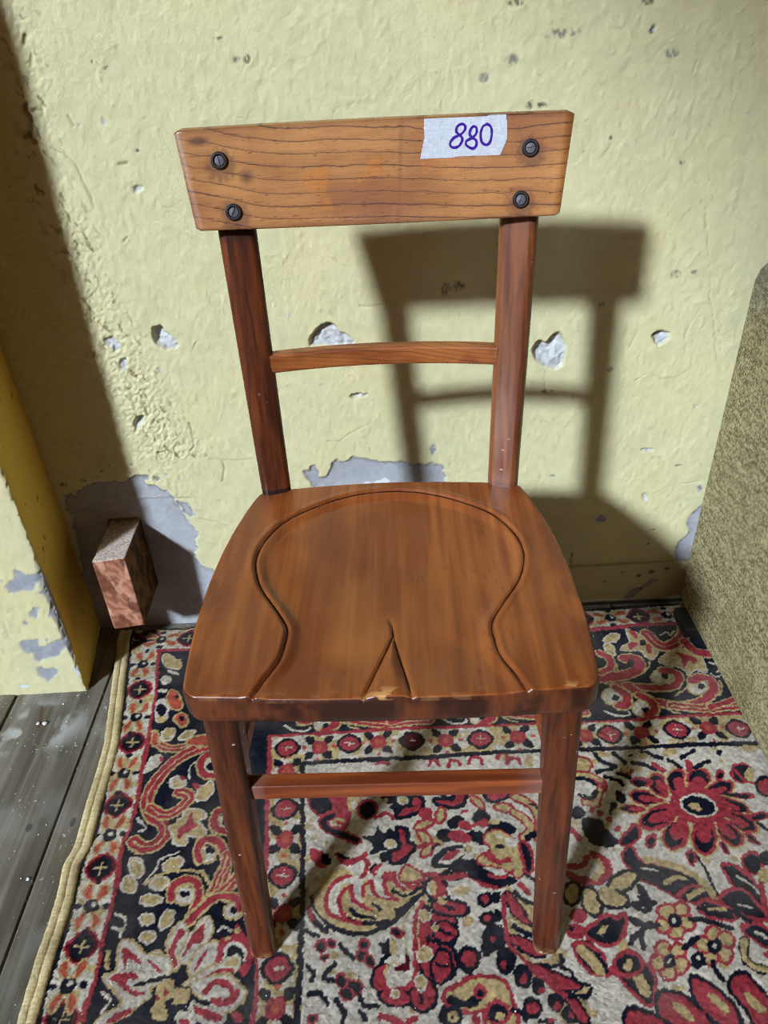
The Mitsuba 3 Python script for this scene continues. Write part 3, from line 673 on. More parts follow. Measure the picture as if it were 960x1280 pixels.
  (0,'T W2',[19,-664,17,-668,12,-670,7,-668,5,-663,7,-659,13,-657,18,-659]),
  (0,'T W2',[-16,-674,-17,-677,-20,-678,-23,-677,-24,-674,-23,-671,-20,-670,-17,-671]),
  (0,'R',[-102,-618,-106,-623,-112,-623,-117,-619,-117,-612,-113,-607,-107,-607,-102,-611]),
  (0,'K',[-105,-617,-107,-620,-111,-620,-114,-617,-114,-613,-112,-610,-108,-610,-105,-613]),
  (0,'R',[-91,-611,-91,-617,-94,-620,-99,-619,-103,-614,-103,-609,-100,-605,-95,-606]),
  (0,'K',[-93,-612,-93,-615,-95,-617,-98,-617,-101,-614,-101,-610,-99,-608,-96,-609]),
  (0,'R',[-98,-629,-100,-633,-105,-635,-109,-633,-111,-629,-110,-625,-105,-624,-100,-626]),
  (0,'K',[-101,-629,-102,-632,-105,-633,-108,-631,-109,-629,-108,-627,-105,-626,-102,-627]),
  (0,'R',[-48,-617,-50,-622,-56,-624,-63,-622,-65,-616,-63,-611,-56,-608,-50,-611]),
  (0,'K',[-51,-617,-53,-620,-56,-621,-60,-620,-62,-616,-60,-613,-56,-612,-53,-613]),
  (0,'R',[-50,-629,-52,-634,-58,-636,-65,-634,-67,-628,-65,-622,-58,-620,-52,-623]),
  (0,'K',[-53,-629,-55,-632,-58,-633,-62,-632,-64,-628,-62,-625,-58,-623,-55,-625]),
  (0,'R',[-43,-634,-43,-640,-46,-644,-51,-643,-55,-637,-56,-631,-52,-627,-47,-628]),
  (0,'K',[-46,-634,-45,-638,-47,-641,-50,-640,-53,-637,-53,-633,-51,-630,-48,-631]),
  (0,'R',[-7,-609,-12,-611,-19,-609,-24,-604,-24,-598,-19,-595,-11,-597,-6,-603]),
  (0,'K',[-10,-607,-13,-608,-18,-607,-21,-603,-21,-600,-18,-598,-13,-599,-10,-603]),
  (0,'T',[-67,-652,-69,-655,-74,-657,-79,-655,-81,-651,-79,-648,-74,-646,-69,-648]),
  (0,'R',[-76,-657,-78,-664,-83,-666,-89,-663,-92,-656,-89,-650,-84,-647,-78,-650]),
  (0,'K',[-78,-657,-79,-662,-83,-664,-88,-661,-90,-656,-88,-652,-84,-650,-79,-652]),
  (0,'R',[-57,-669,-62,-673,-70,-672,-77,-667,-78,-661,-73,-657,-64,-657,-58,-662]),
  (0,'K',[-60,-668,-64,-671,-70,-670,-74,-667,-75,-662,-71,-659,-65,-659,-60,-663]),
  (0,'R',[-67,-672,-70,-678,-77,-680,-84,-677,-87,-671,-84,-666,-77,-663,-70,-666]),
  (0,'K',[-70,-672,-72,-676,-77,-677,-82,-675,-84,-671,-82,-667,-77,-666,-72,-668]),
  (0,'T',[-86,-628,-88,-632,-92,-633,-97,-631,-99,-627,-97,-624,-93,-622,-88,-624]),
  (0,'T',[-89,-647,-91,-649,-95,-650,-99,-649,-101,-647,-99,-644,-95,-643,-91,-645]),
  (0,'W',[-13,-615,-14,-619,-18,-620,-22,-619,-23,-615,-21,-612,-18,-610,-14,-612]),
  (0,'T',[-14,-621,-17,-628,-23,-631,-28,-628,-31,-621,-28,-614,-22,-611,-16,-614]),
  (1,'K6',[-129,-596,-123,-600,-115,-602]),
  (1,'K6',[-85,-614,-78,-623,-70,-631]),
  (1,'K6',[-26,-613,-33,-625,-25,-628,-33,-635]),
  (1,'K6',[-126,-638,-117,-646,-119,-655]),
  (1,'K6',[-92,-638,-102,-647,-103,-654,-94,-656]),
  (1,'K6',[-121,-670,-109,-669,-99,-680]),
  (1,'K6',[-61,-672,-56,-683,-40,-686]),
  (1,'K6',[-89,-678,-79,-691,-81,-701]),
  (1,'K6',[-61,-690,-56,-699]),
  (1,'K6',[-35,-616,-26,-623]),
  (0,'R',[-109,-697,-111,-701,-116,-703,-121,-701,-124,-696,-122,-692,-117,-690,-111,-692]),
  (0,'K',[-112,-697,-113,-699,-116,-700,-120,-699,-121,-696,-120,-694,-117,-693,-113,-694]),
  (1,'R8',[-36,-698,-27,-700,-15,-705]),
  (1,'R7',[-6,-704,4,-701]),
  (1,'K8',[-127,-573,-119,-584,-104,-597]),
  (1,'R5',[-129,-568,-122,-582]),
  (0,'K',[42,-694,40,-699,36,-701,32,-699,31,-694,33,-689,37,-687,41,-689]),
  (0,'K',[19,-415,13,-425,0,-428,-13,-423,-18,-414,-12,-404,1,-401,14,-406]),
  (0,'K',[91,-404,85,-413,71,-416,59,-412,54,-402,60,-393,74,-389,87,-394]),
  (0,'K',[-1,-483,-7,-491,-19,-494,-31,-490,-36,-481,-31,-473,-18,-470,-6,-474]),
  (0,'K',[151,-400,144,-409,130,-413,118,-408,114,-398,121,-389,134,-385,147,-390]),
  (0,'W',[10,-415,7,-421,0,-423,-7,-420,-9,-414,-6,-408,1,-406,8,-409]),
  (0,'T',[7,-415,5,-419,0,-420,-4,-418,-6,-414,-4,-410,1,-409,5,-411]),
  (0,'W',[82,-404,79,-409,72,-411,65,-409,63,-402,66,-397,73,-394,80,-397]),
  (0,'T',[79,-403,77,-407,72,-409,68,-407,66,-403,68,-399,73,-397,77,-399]),
  (0,'W',[-9,-483,-12,-488,-19,-490,-25,-487,-28,-482,-25,-476,-19,-475,-12,-477]),
  (0,'T',[-13,-482,-15,-486,-19,-487,-23,-485,-25,-482,-23,-478,-19,-477,-14,-479]),
  (0,'R K6',[-8,-439,5,-427,13,-426,19,-410,27,-413,24,-430,9,-437]),
  (0,'R K6',[48,-418,66,-417,76,-417,85,-398,95,-401,86,-423,70,-427]),
  (0,'R K6',[120,-398,127,-409,134,-402,151,-404,158,-410,144,-418,128,-418]),
  (0,'R K6',[-7,-461,2,-465,3,-483,12,-489,-3,-503,-16,-509,-16,-496,-3,-489]),
  (0,'R',[44,-439,40,-446,32,-448,25,-445,22,-438,26,-430,34,-428,41,-431]),
  (0,'T R4',[59,-443,56,-450,52,-453,49,-449,49,-441,53,-433,57,-431,60,-435]),
  (0,'T R4',[42,-452,39,-456,31,-460,21,-462,17,-460,20,-456,28,-451,38,-450]),
  (0,'T R4',[35,-483,31,-483,25,-478,21,-471,21,-466,26,-466,32,-471,36,-478]),
  (0,'T R4',[39,-490,39,-494,34,-500,28,-503,24,-502,24,-497,29,-492,35,-489]),
  (0,'T R4',[117,-433,113,-432,107,-426,102,-419,102,-413,106,-414,112,-420,117,-428]),
  (0,'T R4',[158,-436,154,-439,146,-439,138,-436,135,-432,139,-429,148,-429,156,-432]),
  (0,'R',[94,-437,92,-440,88,-441,84,-440,83,-437,85,-434,89,-433,93,-434]),
  (1,'R5',[18,-489,32,-486,46,-485]),
  (1,'K4',[39,-492,48,-487]),
  (0,'K',[88,-449,85,-458,77,-463,67,-464,62,-458,64,-450,73,-444,82,-443]),
  (0,'K',[124,-453,117,-460,107,-459,100,-452,101,-442,108,-435,118,-436,124,-443]),
  (0,'K',[160,-471,152,-476,137,-475,122,-469,118,-461,126,-456,142,-457,156,-463]),
  (0,'K',[69,-474,65,-481,57,-484,49,-480,46,-473,50,-465,59,-463,67,-466]),
  (0,'K',[119,-486,112,-489,100,-487,90,-479,88,-471,95,-467,108,-470,117,-478]),
  (0,'K',[84,-495,80,-507,64,-518,45,-522,35,-516,39,-504,55,-493,74,-489]),
  (0,'K',[111,-520,101,-526,81,-528,60,-524,52,-517,62,-511,83,-509,103,-513]),
  (0,'K',[131,-477,127,-484,120,-487,114,-483,112,-476,116,-469,123,-466,129,-470]),
  (0,'R',[97,-462,93,-467,85,-467,79,-463,77,-457,81,-452,89,-452,96,-456]),
  (0,'R',[122,-455,119,-461,110,-466,100,-467,95,-464,98,-458,107,-452,117,-451]),
  (0,'R',[94,-481,88,-486,76,-486,65,-481,62,-473,69,-467,81,-468,91,-473]),
  (0,'W',[83,-496,80,-503,68,-511,54,-516,47,-513,50,-506,62,-498,76,-494]),
  (0,'R',[76,-497,73,-502,65,-508,55,-511,50,-510,53,-504,61,-499,71,-496]),
  (0,'W',[111,-466,109,-468,104,-469,99,-467,97,-465,99,-463,105,-462,109,-464]),
  (1,'W3',[100,-496,119,-494]),
  (0,'T R3',[112,-479,132,-470,149,-481,162,-496,159,-525,148,-538,128,-523,106,-520,101,-510,118,-499]),
  (0,'R',[106,-503,118,-501,127,-514,142,-510,145,-520,129,-521,112,-513]),
  (0,'W',[159,-489,155,-493,148,-495,141,-493,138,-488,142,-483,150,-481,157,-484]),
  (0,'K',[139,-496,136,-498,132,-498,127,-496,126,-493,129,-491,134,-491,138,-494]),
  (0,'W',[138,-480,136,-482,132,-482,128,-481,127,-479,129,-478,133,-477,137,-478]),
  (0,'T',[138,-457,135,-459,129,-460,122,-458,120,-456,123,-454,129,-453,136,-455]),
  (0,'K R4',[161,-491,171,-497,171,-521,163,-532,162,-513]),
  (1,'R17 T9',[166,-418,184,-430,193,-455,186,-482]),
  (1,'R15 T9',[160,-443,174,-456,178,-472,167,-482]),
  (1,'K4',[186,-430,202,-447]),
  (0,'K',[191,-475,188,-480,180,-485,172,-487,168,-484,170,-479,178,-474,186,-473]),
  (1,'R6',[44,-357,48,-347,57,-348,59,-358]),
  (1,'R6',[105,-356,110,-346,123,-347,125,-358]),
  (1,'R6',[149,-351,154,-341,163,-342,165,-352]),
  (1,'R6',[163,-361,169,-351,181,-352,183,-362]),
  (1,'R6',[73,-360,77,-350,88,-351,91,-361]),
  (0,'R',[-12,-531,-16,-535,-23,-537,-30,-534,-33,-530,-29,-525,-22,-524,-15,-526]),
  (0,'T R4',[-7,-535,0,-517,9,-520,24,-530,15,-537]),
  (0,'K',[80,-533,76,-538,68,-540,61,-538,58,-532,62,-526,70,-524,77,-527]),
  (1,'R5',[24,-530,42,-531]),
  (1,'R8',[48,-534,59,-536,71,-532,88,-534,100,-545,115,-549,133,-547]),
  (0,'K',[124,-542,116,-546,101,-543,87,-536,83,-528,92,-524,107,-526,121,-534]),
  (0,'K',[147,-544,140,-548,126,-550,112,-547,107,-542,114,-537,128,-536,142,-539]),
  (0,'W',[98,-553,90,-562,74,-565,58,-560,52,-551,60,-541,77,-538,93,-543]),
  (0,'T',[83,-554,79,-558,72,-559,65,-557,63,-553,66,-550,73,-548,80,-550]),
  (1,'R5',[111,-533,128,-538,143,-530]),
  (0,'T',[155,-525,150,-528,140,-530,131,-527,128,-523,132,-519,142,-518,151,-520]),
  (0,'T',[157,-528,154,-535,150,-538,147,-535,146,-528,149,-520,154,-517,157,-521]),
  (0,'K',[82,-580,72,-587,53,-587,35,-580,29,-570,39,-563,58,-563,76,-570]),
  (0,'R',[77,-579,69,-583,54,-583,39,-578,34,-571,41,-566,57,-567,72,-572]),
  (1,'K4',[47,-571,55,-575,63,-576]),
  (0,'K',[64,-608,56,-618,43,-620,32,-613,29,-602,36,-592,50,-590,61,-597]),
  (0,'R',[59,-607,53,-614,44,-616,35,-611,33,-603,39,-595,49,-594,57,-599]),
  (1,'K4',[38,-602,46,-605,53,-606]),
  (0,'K',[53,-648,45,-662,34,-666,25,-658,24,-642,32,-628,44,-623,53,-632]),
  (0,'R',[49,-647,43,-659,34,-663,28,-656,28,-643,34,-631,43,-627,49,-634]),
  (1,'K4',[31,-642,39,-645,46,-646]),
  (0,'T',[52,-567,50,-570,45,-572,41,-570,39,-567,41,-563,46,-562,50,-564]),
  (0,'T',[42,-550,40,-555,36,-557,33,-554,32,-550,33,-545,38,-543,41,-545]),
  (1,'R9',[43,-539,44,-555]),
  (0,'T',[39,-601,37,-604,34,-605,30,-603,29,-600,31,-597,34,-596,38,-597]),
  (0,'T',[130,-552,141,-555,167,-589,175,-610,162,-613,146,-608,131,-587]),
  (0,'T',[129,-587,137,-616,148,-644,169,-641,186,-638,184,-648,167,-653,183,-661,202,-673,210,-680,193,-685,176,-684,149,-659,127,-624]),
  (0,'K',[113,-567,108,-574,100,-576,93,-573,91,-566,95,-559,103,-556,110,-559]),
  (0,'R',[107,-567,105,-570,101,-572,97,-570,96,-566,98,-562,103,-561,106,-562]),
  (0,'K',[123,-564,121,-570,116,-572,112,-570,111,-563,114,-557,119,-555,123,-558]),
  (0,'K',[113,-591,108,-598,100,-600,93,-597,91,-590,95,-584,103,-581,110,-584]),
  (0,'R',[106,-591,104,-595,100,-596,97,-594,96,-591,98,-587,102,-586,105,-587]),
  (0,'K',[121,-589,118,-594,114,-597,110,-594,109,-588,111,-582,116,-580,120,-583]),
  (0,'K',[122,-616,116,-627,104,-632,94,-626,91,-614,97,-602,109,-598,120,-603]),
  (0,'R',[107,-617,106,-619,103,-620,101,-619,100,-617,101,-614,104,-613,107,-614]),
  (0,'R',[103,-625,101,-628,98,-629,95,-627,94,-625,96,-622,99,-621,102,-622]),
  (0,'K',[104,-629,100,-635,94,-638,89,-635,87,-628,91,-621,97,-618,102,-622]),
  (0,'K',[129,-642,124,-654,114,-658,107,-653,105,-641,110,-630,120,-625,127,-631]),
  (0,'R',[118,-647,116,-650,113,-651,110,-649,109,-646,111,-643,114,-642,117,-644]),
  (0,'K',[146,-661,141,-670,132,-674,124,-670,122,-660,127,-650,136,-647,144,-651]),
  (0,'R',[139,-664,137,-668,133,-669,130,-667,129,-664,131,-661,135,-659,139,-661]),
  (0,'K',[158,-671,155,-679,149,-682,144,-678,144,-670,147,-662,153,-659,158,-663]),
  (0,'R',[158,-678,156,-681,153,-682,150,-680,149,-678,151,-675,154,-674,157,-675]),
  (0,'K',[150,-696,145,-705,136,-708,129,-704,127,-695,132,-686,141,-683,148,-687]),
  (0,'R',[146,-696,143,-700,138,-701,134,-699,133,-695,135,-691,141,-689,145,-691]),
  (0,'K',[178,-690,173,-698,165,-701,159,-697,158,-690,162,-682,170,-679,176,-683]),
  (0,'R',[174,-695,172,-698,168,-699,164,-698,163,-694,166,-691,170,-690,173,-691]),
  (0,'K',[193,-704,189,-711,181,-714,174,-711,172,-703,177,-696,185,-693,192,-697]),
  (0,'R',[185,-705,184,-707,181,-708,178,-707,178,-704,180,-702,182,-701,185,-702]),
  (0,'R K3',[131,-558,142,-571,153,-596,160,-603,141,-593,131,-575]),
  (0,'R K3',[126,-614,145,-618,166,-636,149,-637,131,-624]),
  (0,'R K3',[149,-649,173,-659,200,-674,181,-678,162,-666]),
  (0,'R K3',[180,-682,193,-693,200,-713,191,-711,183,-693]),
  (1,'R6',[126,-563,123,-593,124,-622,140,-644,153,-659,178,-684]),
  (1,'K7',[133,-602,146,-611,161,-617]),
  (1,'K6',[142,-559,153,-571,169,-578]),
  (1,'R8',[150,-549,159,-560]),
  (1,'K5',[159,-535,171,-545,173,-556]),
  (1,'K5',[182,-653,193,-659,198,-671,210,-673]),
  (1,'K5',[184,-638,184,-646,171,-651,159,-648]),
  (1,'K5',[185,-685,205,-685,213,-677]),
  (0,'R K6',[81,-638,78,-645,71,-647,64,-644,62,-638,66,-631,73,-628,79,-631]),
  (1,'K7',[63,-644,68,-652,77,-659]),
  (0,'T R5',[40,-678,60,-667,79,-661,103,-663,113,-674,116,-694,116,-711,86,-712,85,-694,67,-695,48,-689]),
  (1,'K9',[45,-682,62,-688,76,-684,83,-677]),
  (0,'R',[89,-676,86,-682,80,-684,75,-681,73,-675,76,-670,82,-667,88,-670]),
  (0,'K',[85,-677,84,-680,80,-681,78,-680,77,-677,78,-674,82,-673,84,-674]),
  (0,'K R4',[110,-699,105,-705,97,-708,89,-705,87,-698,91,-691,100,-689,108,-692]),
  (0,'T',[106,-702,104,-706,100,-707,96,-705,95,-702,98,-698,102,-697,105,-699]),
  (0,'K',[60,-700,54,-708,43,-711,33,-707,29,-699,34,-691,46,-688,56,-692]),
  (0,'T',[54,-700,51,-704,46,-706,41,-704,39,-699,42,-695,47,-694,52,-696]),
  (0,'K',[49,-701,48,-702,46,-703,44,-702,44,-701,44,-699,46,-698,48,-699]),
  (0,'R',[78,-705,76,-710,72,-711,68,-709,67,-705,69,-701,73,-699,77,-701]),
  (1,'K6',[117,-696,126,-700,129,-707]),
  (0,'T',[158,-525,154,-528,146,-529,138,-527,136,-524,139,-520,148,-519,155,-521]),
  (0,'K',[162,-710,159,-713,152,-713,146,-712,143,-710,147,-707,154,-707,160,-708]),
  (0,'R',[164,-709,162,-710,158,-711,155,-710,154,-708,156,-707,159,-707,162,-707]),
  (0,'R',[227,-594,223,-600,215,-602,208,-599,206,-593,211,-586,219,-584,226,-587]),
  (0,'R',[221,-614,216,-620,208,-622,200,-619,199,-613,203,-607,212,-604,219,-607]),
  (0,'K',[211,-611,210,-613,208,-614,206,-613,206,-611,207,-610,209,-609,210,-610]),
  (0,'W K5',[208,-631,219,-628,223,-636,217,-659]),
  (1,'R6',[204,-629,206,-647,216,-662]),
  (0,'R T3',[378,-437,367,-444,348,-443,334,-435,331,-424,342,-416,361,-417,376,-425]),
  (0,'R T3',[387,-428,375,-429,366,-419,364,-403,372,-390,384,-389,394,-399,395,-416]),
  (0,'R T3',[420,-408,409,-424,396,-430,390,-421,393,-403,404,-387,417,-381,423,-390]),
  (0,'R T3',[455,-410,442,-424,427,-426,419,-417,422,-401,435,-387,450,-384,458,-394]),
  (0,'R T3',[486,-415,478,-427,460,-435,443,-436,437,-429,445,-418,463,-409,480,-408]),
  (0,'R T3',[491,-461,480,-464,463,-458,450,-447,448,-437,460,-433,477,-439,490,-450]),
  (0,'R T3',[488,-489,476,-492,460,-485,450,-471,452,-458,465,-455,481,-462,490,-477]),
  (0,'R T3',[460,-509,447,-511,435,-500,430,-482,436,-468,449,-467,461,-479,466,-496]),
  (0,'R T3',[431,-495,419,-514,403,-522,394,-513,396,-493,409,-472,425,-464,434,-474]),
  (0,'R T3',[392,-493,377,-509,361,-512,355,-500,360,-481,376,-464,392,-461,398,-473]),
  (0,'R T3',[391,-451,382,-466,361,-479,339,-481,330,-472,338,-457,359,-444,382,-441]),
  (0,'R T3',[347,-448,340,-452,327,-453,316,-450,312,-446,318,-441,331,-440,343,-443]),
  (0,'K',[369,-434,361,-440,348,-439,336,-433,334,-425,343,-420,356,-420,367,-426]),
  (0,'R',[372,-435,366,-438,355,-437,346,-433,343,-427,350,-424,361,-425,370,-429]),
  (0,'K',[383,-421,374,-422,368,-414,367,-403,372,-393,381,-393,387,-401,388,-413]),
  (0,'R',[386,-423,380,-422,375,-416,374,-406,378,-400,383,-400,388,-407,389,-416]),
  (0,'K',[415,-405,407,-416,398,-420,393,-414,395,-401,403,-390,413,-386,418,-392]),
  (0,'R',[416,-410,410,-417,403,-420,399,-416,400,-407,405,-400,413,-397,417,-402]),
  (0,'K',[452,-406,443,-415,432,-417,426,-410,427,-399,437,-389,448,-387,454,-394]),
  (0,'R',[447,-412,440,-418,432,-419,426,-414,427,-407,434,-400,442,-400,448,-404]),
  (0,'K',[483,-415,477,-423,463,-430,451,-430,446,-425,452,-417,465,-411,478,-410]),
  (0,'R',[473,-420,468,-426,457,-430,447,-432,443,-429,448,-423,458,-418,469,-417]),
  (0,'K',[489,-458,480,-460,468,-456,458,-447,457,-440,465,-438,478,-442,488,-450]),
  (0,'R',[480,-456,474,-457,463,-453,455,-447,454,-441,460,-440,470,-444,478,-450]),
  (0,'K',[486,-486,477,-488,465,-483,458,-473,459,-464,468,-461,480,-467,487,-477]),
  (0,'R',[479,-481,472,-482,463,-478,457,-470,457,-463,464,-462,473,-467,479,-475]),
  (0,'K',[458,-506,449,-507,440,-499,436,-486,440,-476,449,-475,459,-484,462,-497]),
  (0,'R',[454,-499,447,-499,440,-492,437,-481,439,-474,446,-474,453,-482,456,-492]),
  (0,'K',[426,-497,417,-511,406,-516,399,-510,400,-496,409,-482,421,-476,428,-483]),
  (0,'R',[425,-491,419,-500,410,-503,404,-499,404,-490,411,-480,420,-477,426,-481]),
  (0,'K',[385,-493,374,-504,363,-506,358,-498,362,-484,373,-473,384,-471,389,-479]),
  (0,'R',[389,-488,381,-495,372,-496,368,-490,370,-481,377,-473,386,-472,391,-478]),
  (0,'K',[380,-454,374,-465,358,-474,342,-476,335,-470,341,-459,357,-450,373,-448]),
  (0,'R',[382,-454,377,-462,364,-469,351,-471,345,-467,350,-459,363,-453,377,-450]),
  (0,'K',[339,-447,335,-450,325,-451,316,-449,313,-446,318,-443,328,-442,337,-444]),
  (0,'R',[343,-447,339,-449,332,-449,325,-448,322,-446,326,-444,333,-444,341,-445]),
  (0,'R',[439,-509,440,-517,437,-522,432,-521,429,-515,429,-507,432,-502,436,-503]),
  (0,'K',[437,-510,437,-515,436,-518,433,-517,431,-514,431,-509,433,-506,435,-506]),
  (0,'R',[484,-509,478,-510,472,-505,468,-497,469,-492,474,-491,481,-496,485,-504]),
  (0,'K',[481,-506,477,-506,474,-503,471,-499,472,-495,475,-495,479,-498,481,-503]),
  (0,'R',[516,-467,510,-472,497,-475,486,-473,483,-468,490,-463,502,-460,513,-462]),
  (0,'K',[510,-467,506,-470,498,-472,492,-471,490,-468,494,-465,501,-463,508,-464]),
  (0,'R',[508,-437,502,-440,490,-440,479,-437,477,-432,484,-429,496,-429,506,-432]),
  (0,'K',[502,-436,498,-438,491,-438,485,-436,483,-433,487,-431,494,-431,500,-433]),
  (0,'R',[478,-402,471,-408,465,-409,463,-403,467,-395,473,-389,479,-389,481,-394]),
  (0,'K',[476,-401,472,-404,468,-405,467,-401,469,-397,473,-393,477,-393,478,-396]),
  (0,'R',[393,-523,389,-531,382,-535,378,-533,377,-525,381,-516,387,-512,392,-515]),
  (0,'K',[389,-523,387,-528,383,-531,380,-529,380,-524,382,-519,386,-517,389,-518]),
  (0,'R',[345,-501,338,-507,332,-508,329,-503,332,-494,339,-487,346,-486,349,-492]),
  (0,'K',[343,-499,339,-503,335,-504,333,-500,335,-495,339,-491,343,-491,345,-494]),
  (0,'R',[350,-385,345,-389,337,-391,330,-389,328,-383,333,-378,341,-377,348,-379]),
  (0,'K',[346,-384,343,-387,338,-388,334,-387,332,-384,335,-381,340,-380,345,-381]),
  (0,'R',[372,-406,365,-411,355,-411,346,-406,345,-399,352,-394,362,-394,371,-399]),
  (0,'K',[366,-405,362,-407,356,-407,351,-404,350,-400,354,-397,361,-397,366,-401]),
  (0,'R',[330,-475,329,-482,324,-488,318,-488,314,-483,315,-475,320,-470,326,-470]),
  (0,'K',[327,-476,326,-481,323,-484,319,-484,317,-481,318,-477,321,-473,325,-473]),
  (0,'R',[461,-457,440,-473,409,-474,386,-459,385,-436,407,-418,439,-417,462,-433]),
  (0,'W',[447,-455,433,-464,414,-463,400,-452,399,-437,413,-428,434,-429,447,-441]),
  (0,'K',[444,-454,432,-461,415,-460,403,-450,403,-438,414,-431,432,-432,444,-442]),
  (0,'T',[426,-452,421,-454,415,-452,410,-448,410,-443,415,-441,422,-442,426,-447]),
  (0,'K R4',[296,-519,310,-503,316,-523,339,-533,369,-544,384,-561,397,-583,376,-584,351,-576,328,-560,305,-543]),
  (1,'T10',[325,-522,363,-536,386,-556,397,-579]),
  (1,'T6',[340,-556,356,-549,364,-551]),
  (1,'T7',[362,-575,382,-568]),
  (1,'W3',[314,-534,335,-539]),
  (1,'R5',[349,-574,368,-563,384,-563]),
  (1,'K4',[394,-522,398,-548,401,-575]),
  (0,'K R5',[424,-538,438,-541,452,-564,451,-601,437,-585,425,-558]),
  (0,'K R5',[402,-581,432,-571,448,-605,421,-599]),
  (0,'K R5',[372,-588,383,-583,402,-594,410,-605,378,-599]),
  (1,'W3',[436,-552,448,-564,452,-575]),
  (1,'W3',[421,-589,436,-594]),
  (0,'K R4',[475,-531,470,-542,462,-548,454,-546,451,-538,455,-528,464,-522,472,-523]),
  (1,'R7',[469,-551,459,-569,452,-599]),
  (0,'T',[476,-552,471,-559,465,-561,461,-558,461,-551,467,-544,473,-541,477,-544]),
  (0,'K',[492,-529,486,-536,479,-538,474,-535,475,-528,480,-522,487,-519,492,-522]),
  (0,'K R4',[518,-397,510,-407,499,-410,491,-406,492,-395,500,-385,511,-382,519,-387]),
  (0,'T',[523,-400,517,-408,511,-411,507,-407,509,-399,514,-391,521,-388,524,-392]),
  (1,'R5',[498,-390,504,-410,517,-414]),
  (0,'R K5',[540,-421,533,-430,524,-433,519,-429,520,-420,527,-411,536,-407,541,-411]),
  (1,'K5',[468,-428,495,-438]),
  (1,'K6',[494,-478,503,-488]),
  (0,'T R4',[355,-592,350,-598,344,-600,339,-597,338,-591,343,-586,349,-584,354,-586]),
  (0,'T R4',[356,-608,352,-614,345,-616,340,-613,340,-607,344,-602,351,-600,356,-602]),
  (0,'T R4',[339,-619,335,-624,329,-626,324,-624,323,-618,328,-613,334,-611,339,-613]),
  (0,'T R4',[327,-610,323,-615,317,-617,312,-615,311,-609,316,-604,322,-601,327,-604]),
  (0,'T R4',[337,-593,332,-599,326,-601,321,-598,320,-592,325,-587,331,-585,336,-587]),
  (0,'K',[344,-605,339,-611,332,-613,326,-610,326,-604,331,-598,338,-595,343,-598]),
  (0,'W',[338,-604,336,-606,334,-607,332,-606,332,-604,333,-602,336,-601,337,-602]),
  (0,'T R4',[317,-639,313,-644,307,-646,302,-644,302,-638,306,-633,312,-631,317,-634]),
  (0,'T R4',[333,-642,329,-647,323,-649,318,-646,318,-641,322,-636,328,-634,333,-636]),
  (0,'T R4',[331,-657,327,-662,321,-664,317,-662,316,-656,320,-651,326,-649,331,-652]),
  (0,'T R4',[315,-664,311,-669,304,-671,300,-669,299,-664,303,-659,309,-657,314,-659]),
  (0,'T R4',[306,-653,302,-658,296,-660,291,-658,290,-653,294,-648,300,-646,305,-648]),
  (0,'K',[321,-651,317,-657,310,-659,305,-656,304,-650,309,-645,316,-643,321,-645]),
  (0,'W',[315,-651,314,-653,312,-653,310,-653,310,-651,311,-649,314,-648,315,-649]),
  (0,'T R4',[384,-623,380,-629,373,-631,368,-628,368,-623,373,-617,379,-615,384,-618]),
  (0,'T R4',[397,-631,392,-637,386,-639,381,-636,381,-631,385,-625,392,-623,397,-626]),
  (0,'T R4',[388,-648,383,-653,377,-655,372,-652,372,-647,376,-642,383,-640,388,-642]),
  (0,'T R4',[370,-650,366,-655,359,-657,354,-654,354,-649,359,-644,365,-642,370,-644]),
  (0,'T R4',[368,-635,363,-640,357,-642,352,-640,351,-634,356,-629,362,-627,367,-629]),
  (0,'K',[382,-637,377,-643,370,-646,365,-643,364,-637,369,-631,377,-628,382,-631]),
  (0,'W',[376,-637,375,-639,372,-640,371,-639,370,-637,372,-635,374,-634,376,-635]),
  (0,'K R5',[247,-656,263,-642,280,-652,287,-669,275,-696,265,-688,251,-670]),
  (1,'T14',[260,-651,270,-667,273,-683]),
  (0,'R K5',[288,-689,309,-689,325,-700,335,-724,287,-722]),
  (0,'R K5',[333,-673,354,-684,369,-708,363,-725,342,-716,330,-696]),
  (0,'R K5',[375,-680,393,-670,404,-686,412,-703,401,-726,387,-724,384,-709,376,-693]),
  (0,'R K5',[250,-702,272,-709,289,-722,244,-720]),
  (0,'T',[318,-715,312,-715,305,-709,300,-702,301,-697,307,-697,314,-702,319,-710]),
  (0,'T',[360,-710,355,-709,348,-702,344,-693,344,-687,350,-689,357,-696,361,-705]),
  (0,'T',[401,-712,395,-711,389,-704,385,-695,386,-689,392,-690,398,-698,402,-707]),
  (0,'R',[333,-712,329,-713,326,-711,325,-708,326,-705,330,-704,333,-706,334,-709]),
  (1,'K7',[280,-600,292,-607,314,-610]),
  (1,'K7',[271,-628,287,-618,286,-635]),
  (1,'K7',[303,-606,286,-619]),
  (1,'K7',[354,-603,376,-607,401,-617]),
  (1,'K7',[334,-638,354,-626]),
  (1,'K7',[363,-655,363,-665,367,-674]),
  (1,'K7',[301,-572,309,-585]),
  (1,'K7',[289,-582,303,-591,317,-581]),
  (0,'K',[355,-653,350,-660,343,-662,337,-659,337,-652,343,-645,350,-642,355,-645]),
  (0,'W',[351,-649,350,-650,348,-651,346,-650,346,-648,348,-647,350,-646,351,-647]),
  (1,'K12 T7',[411,-631,403,-652,410,-662,424,-668]),
  (0,'K R5',[416,-619,435,-614,443,-632,433,-638]),
  (1,'W4',[428,-622,438,-630]),
  (1,'K6',[371,-590,388,-596,412,-598,427,-609]),
  (1,'T4',[382,-591,402,-594]),
  (0,'R',[444,-649,440,-652,433,-653,427,-652,426,-648,430,-645,437,-644,443,-645]),
  (1,'R11',[256,-511,269,-521,270,-537,253,-550,233,-548,215,-537]),
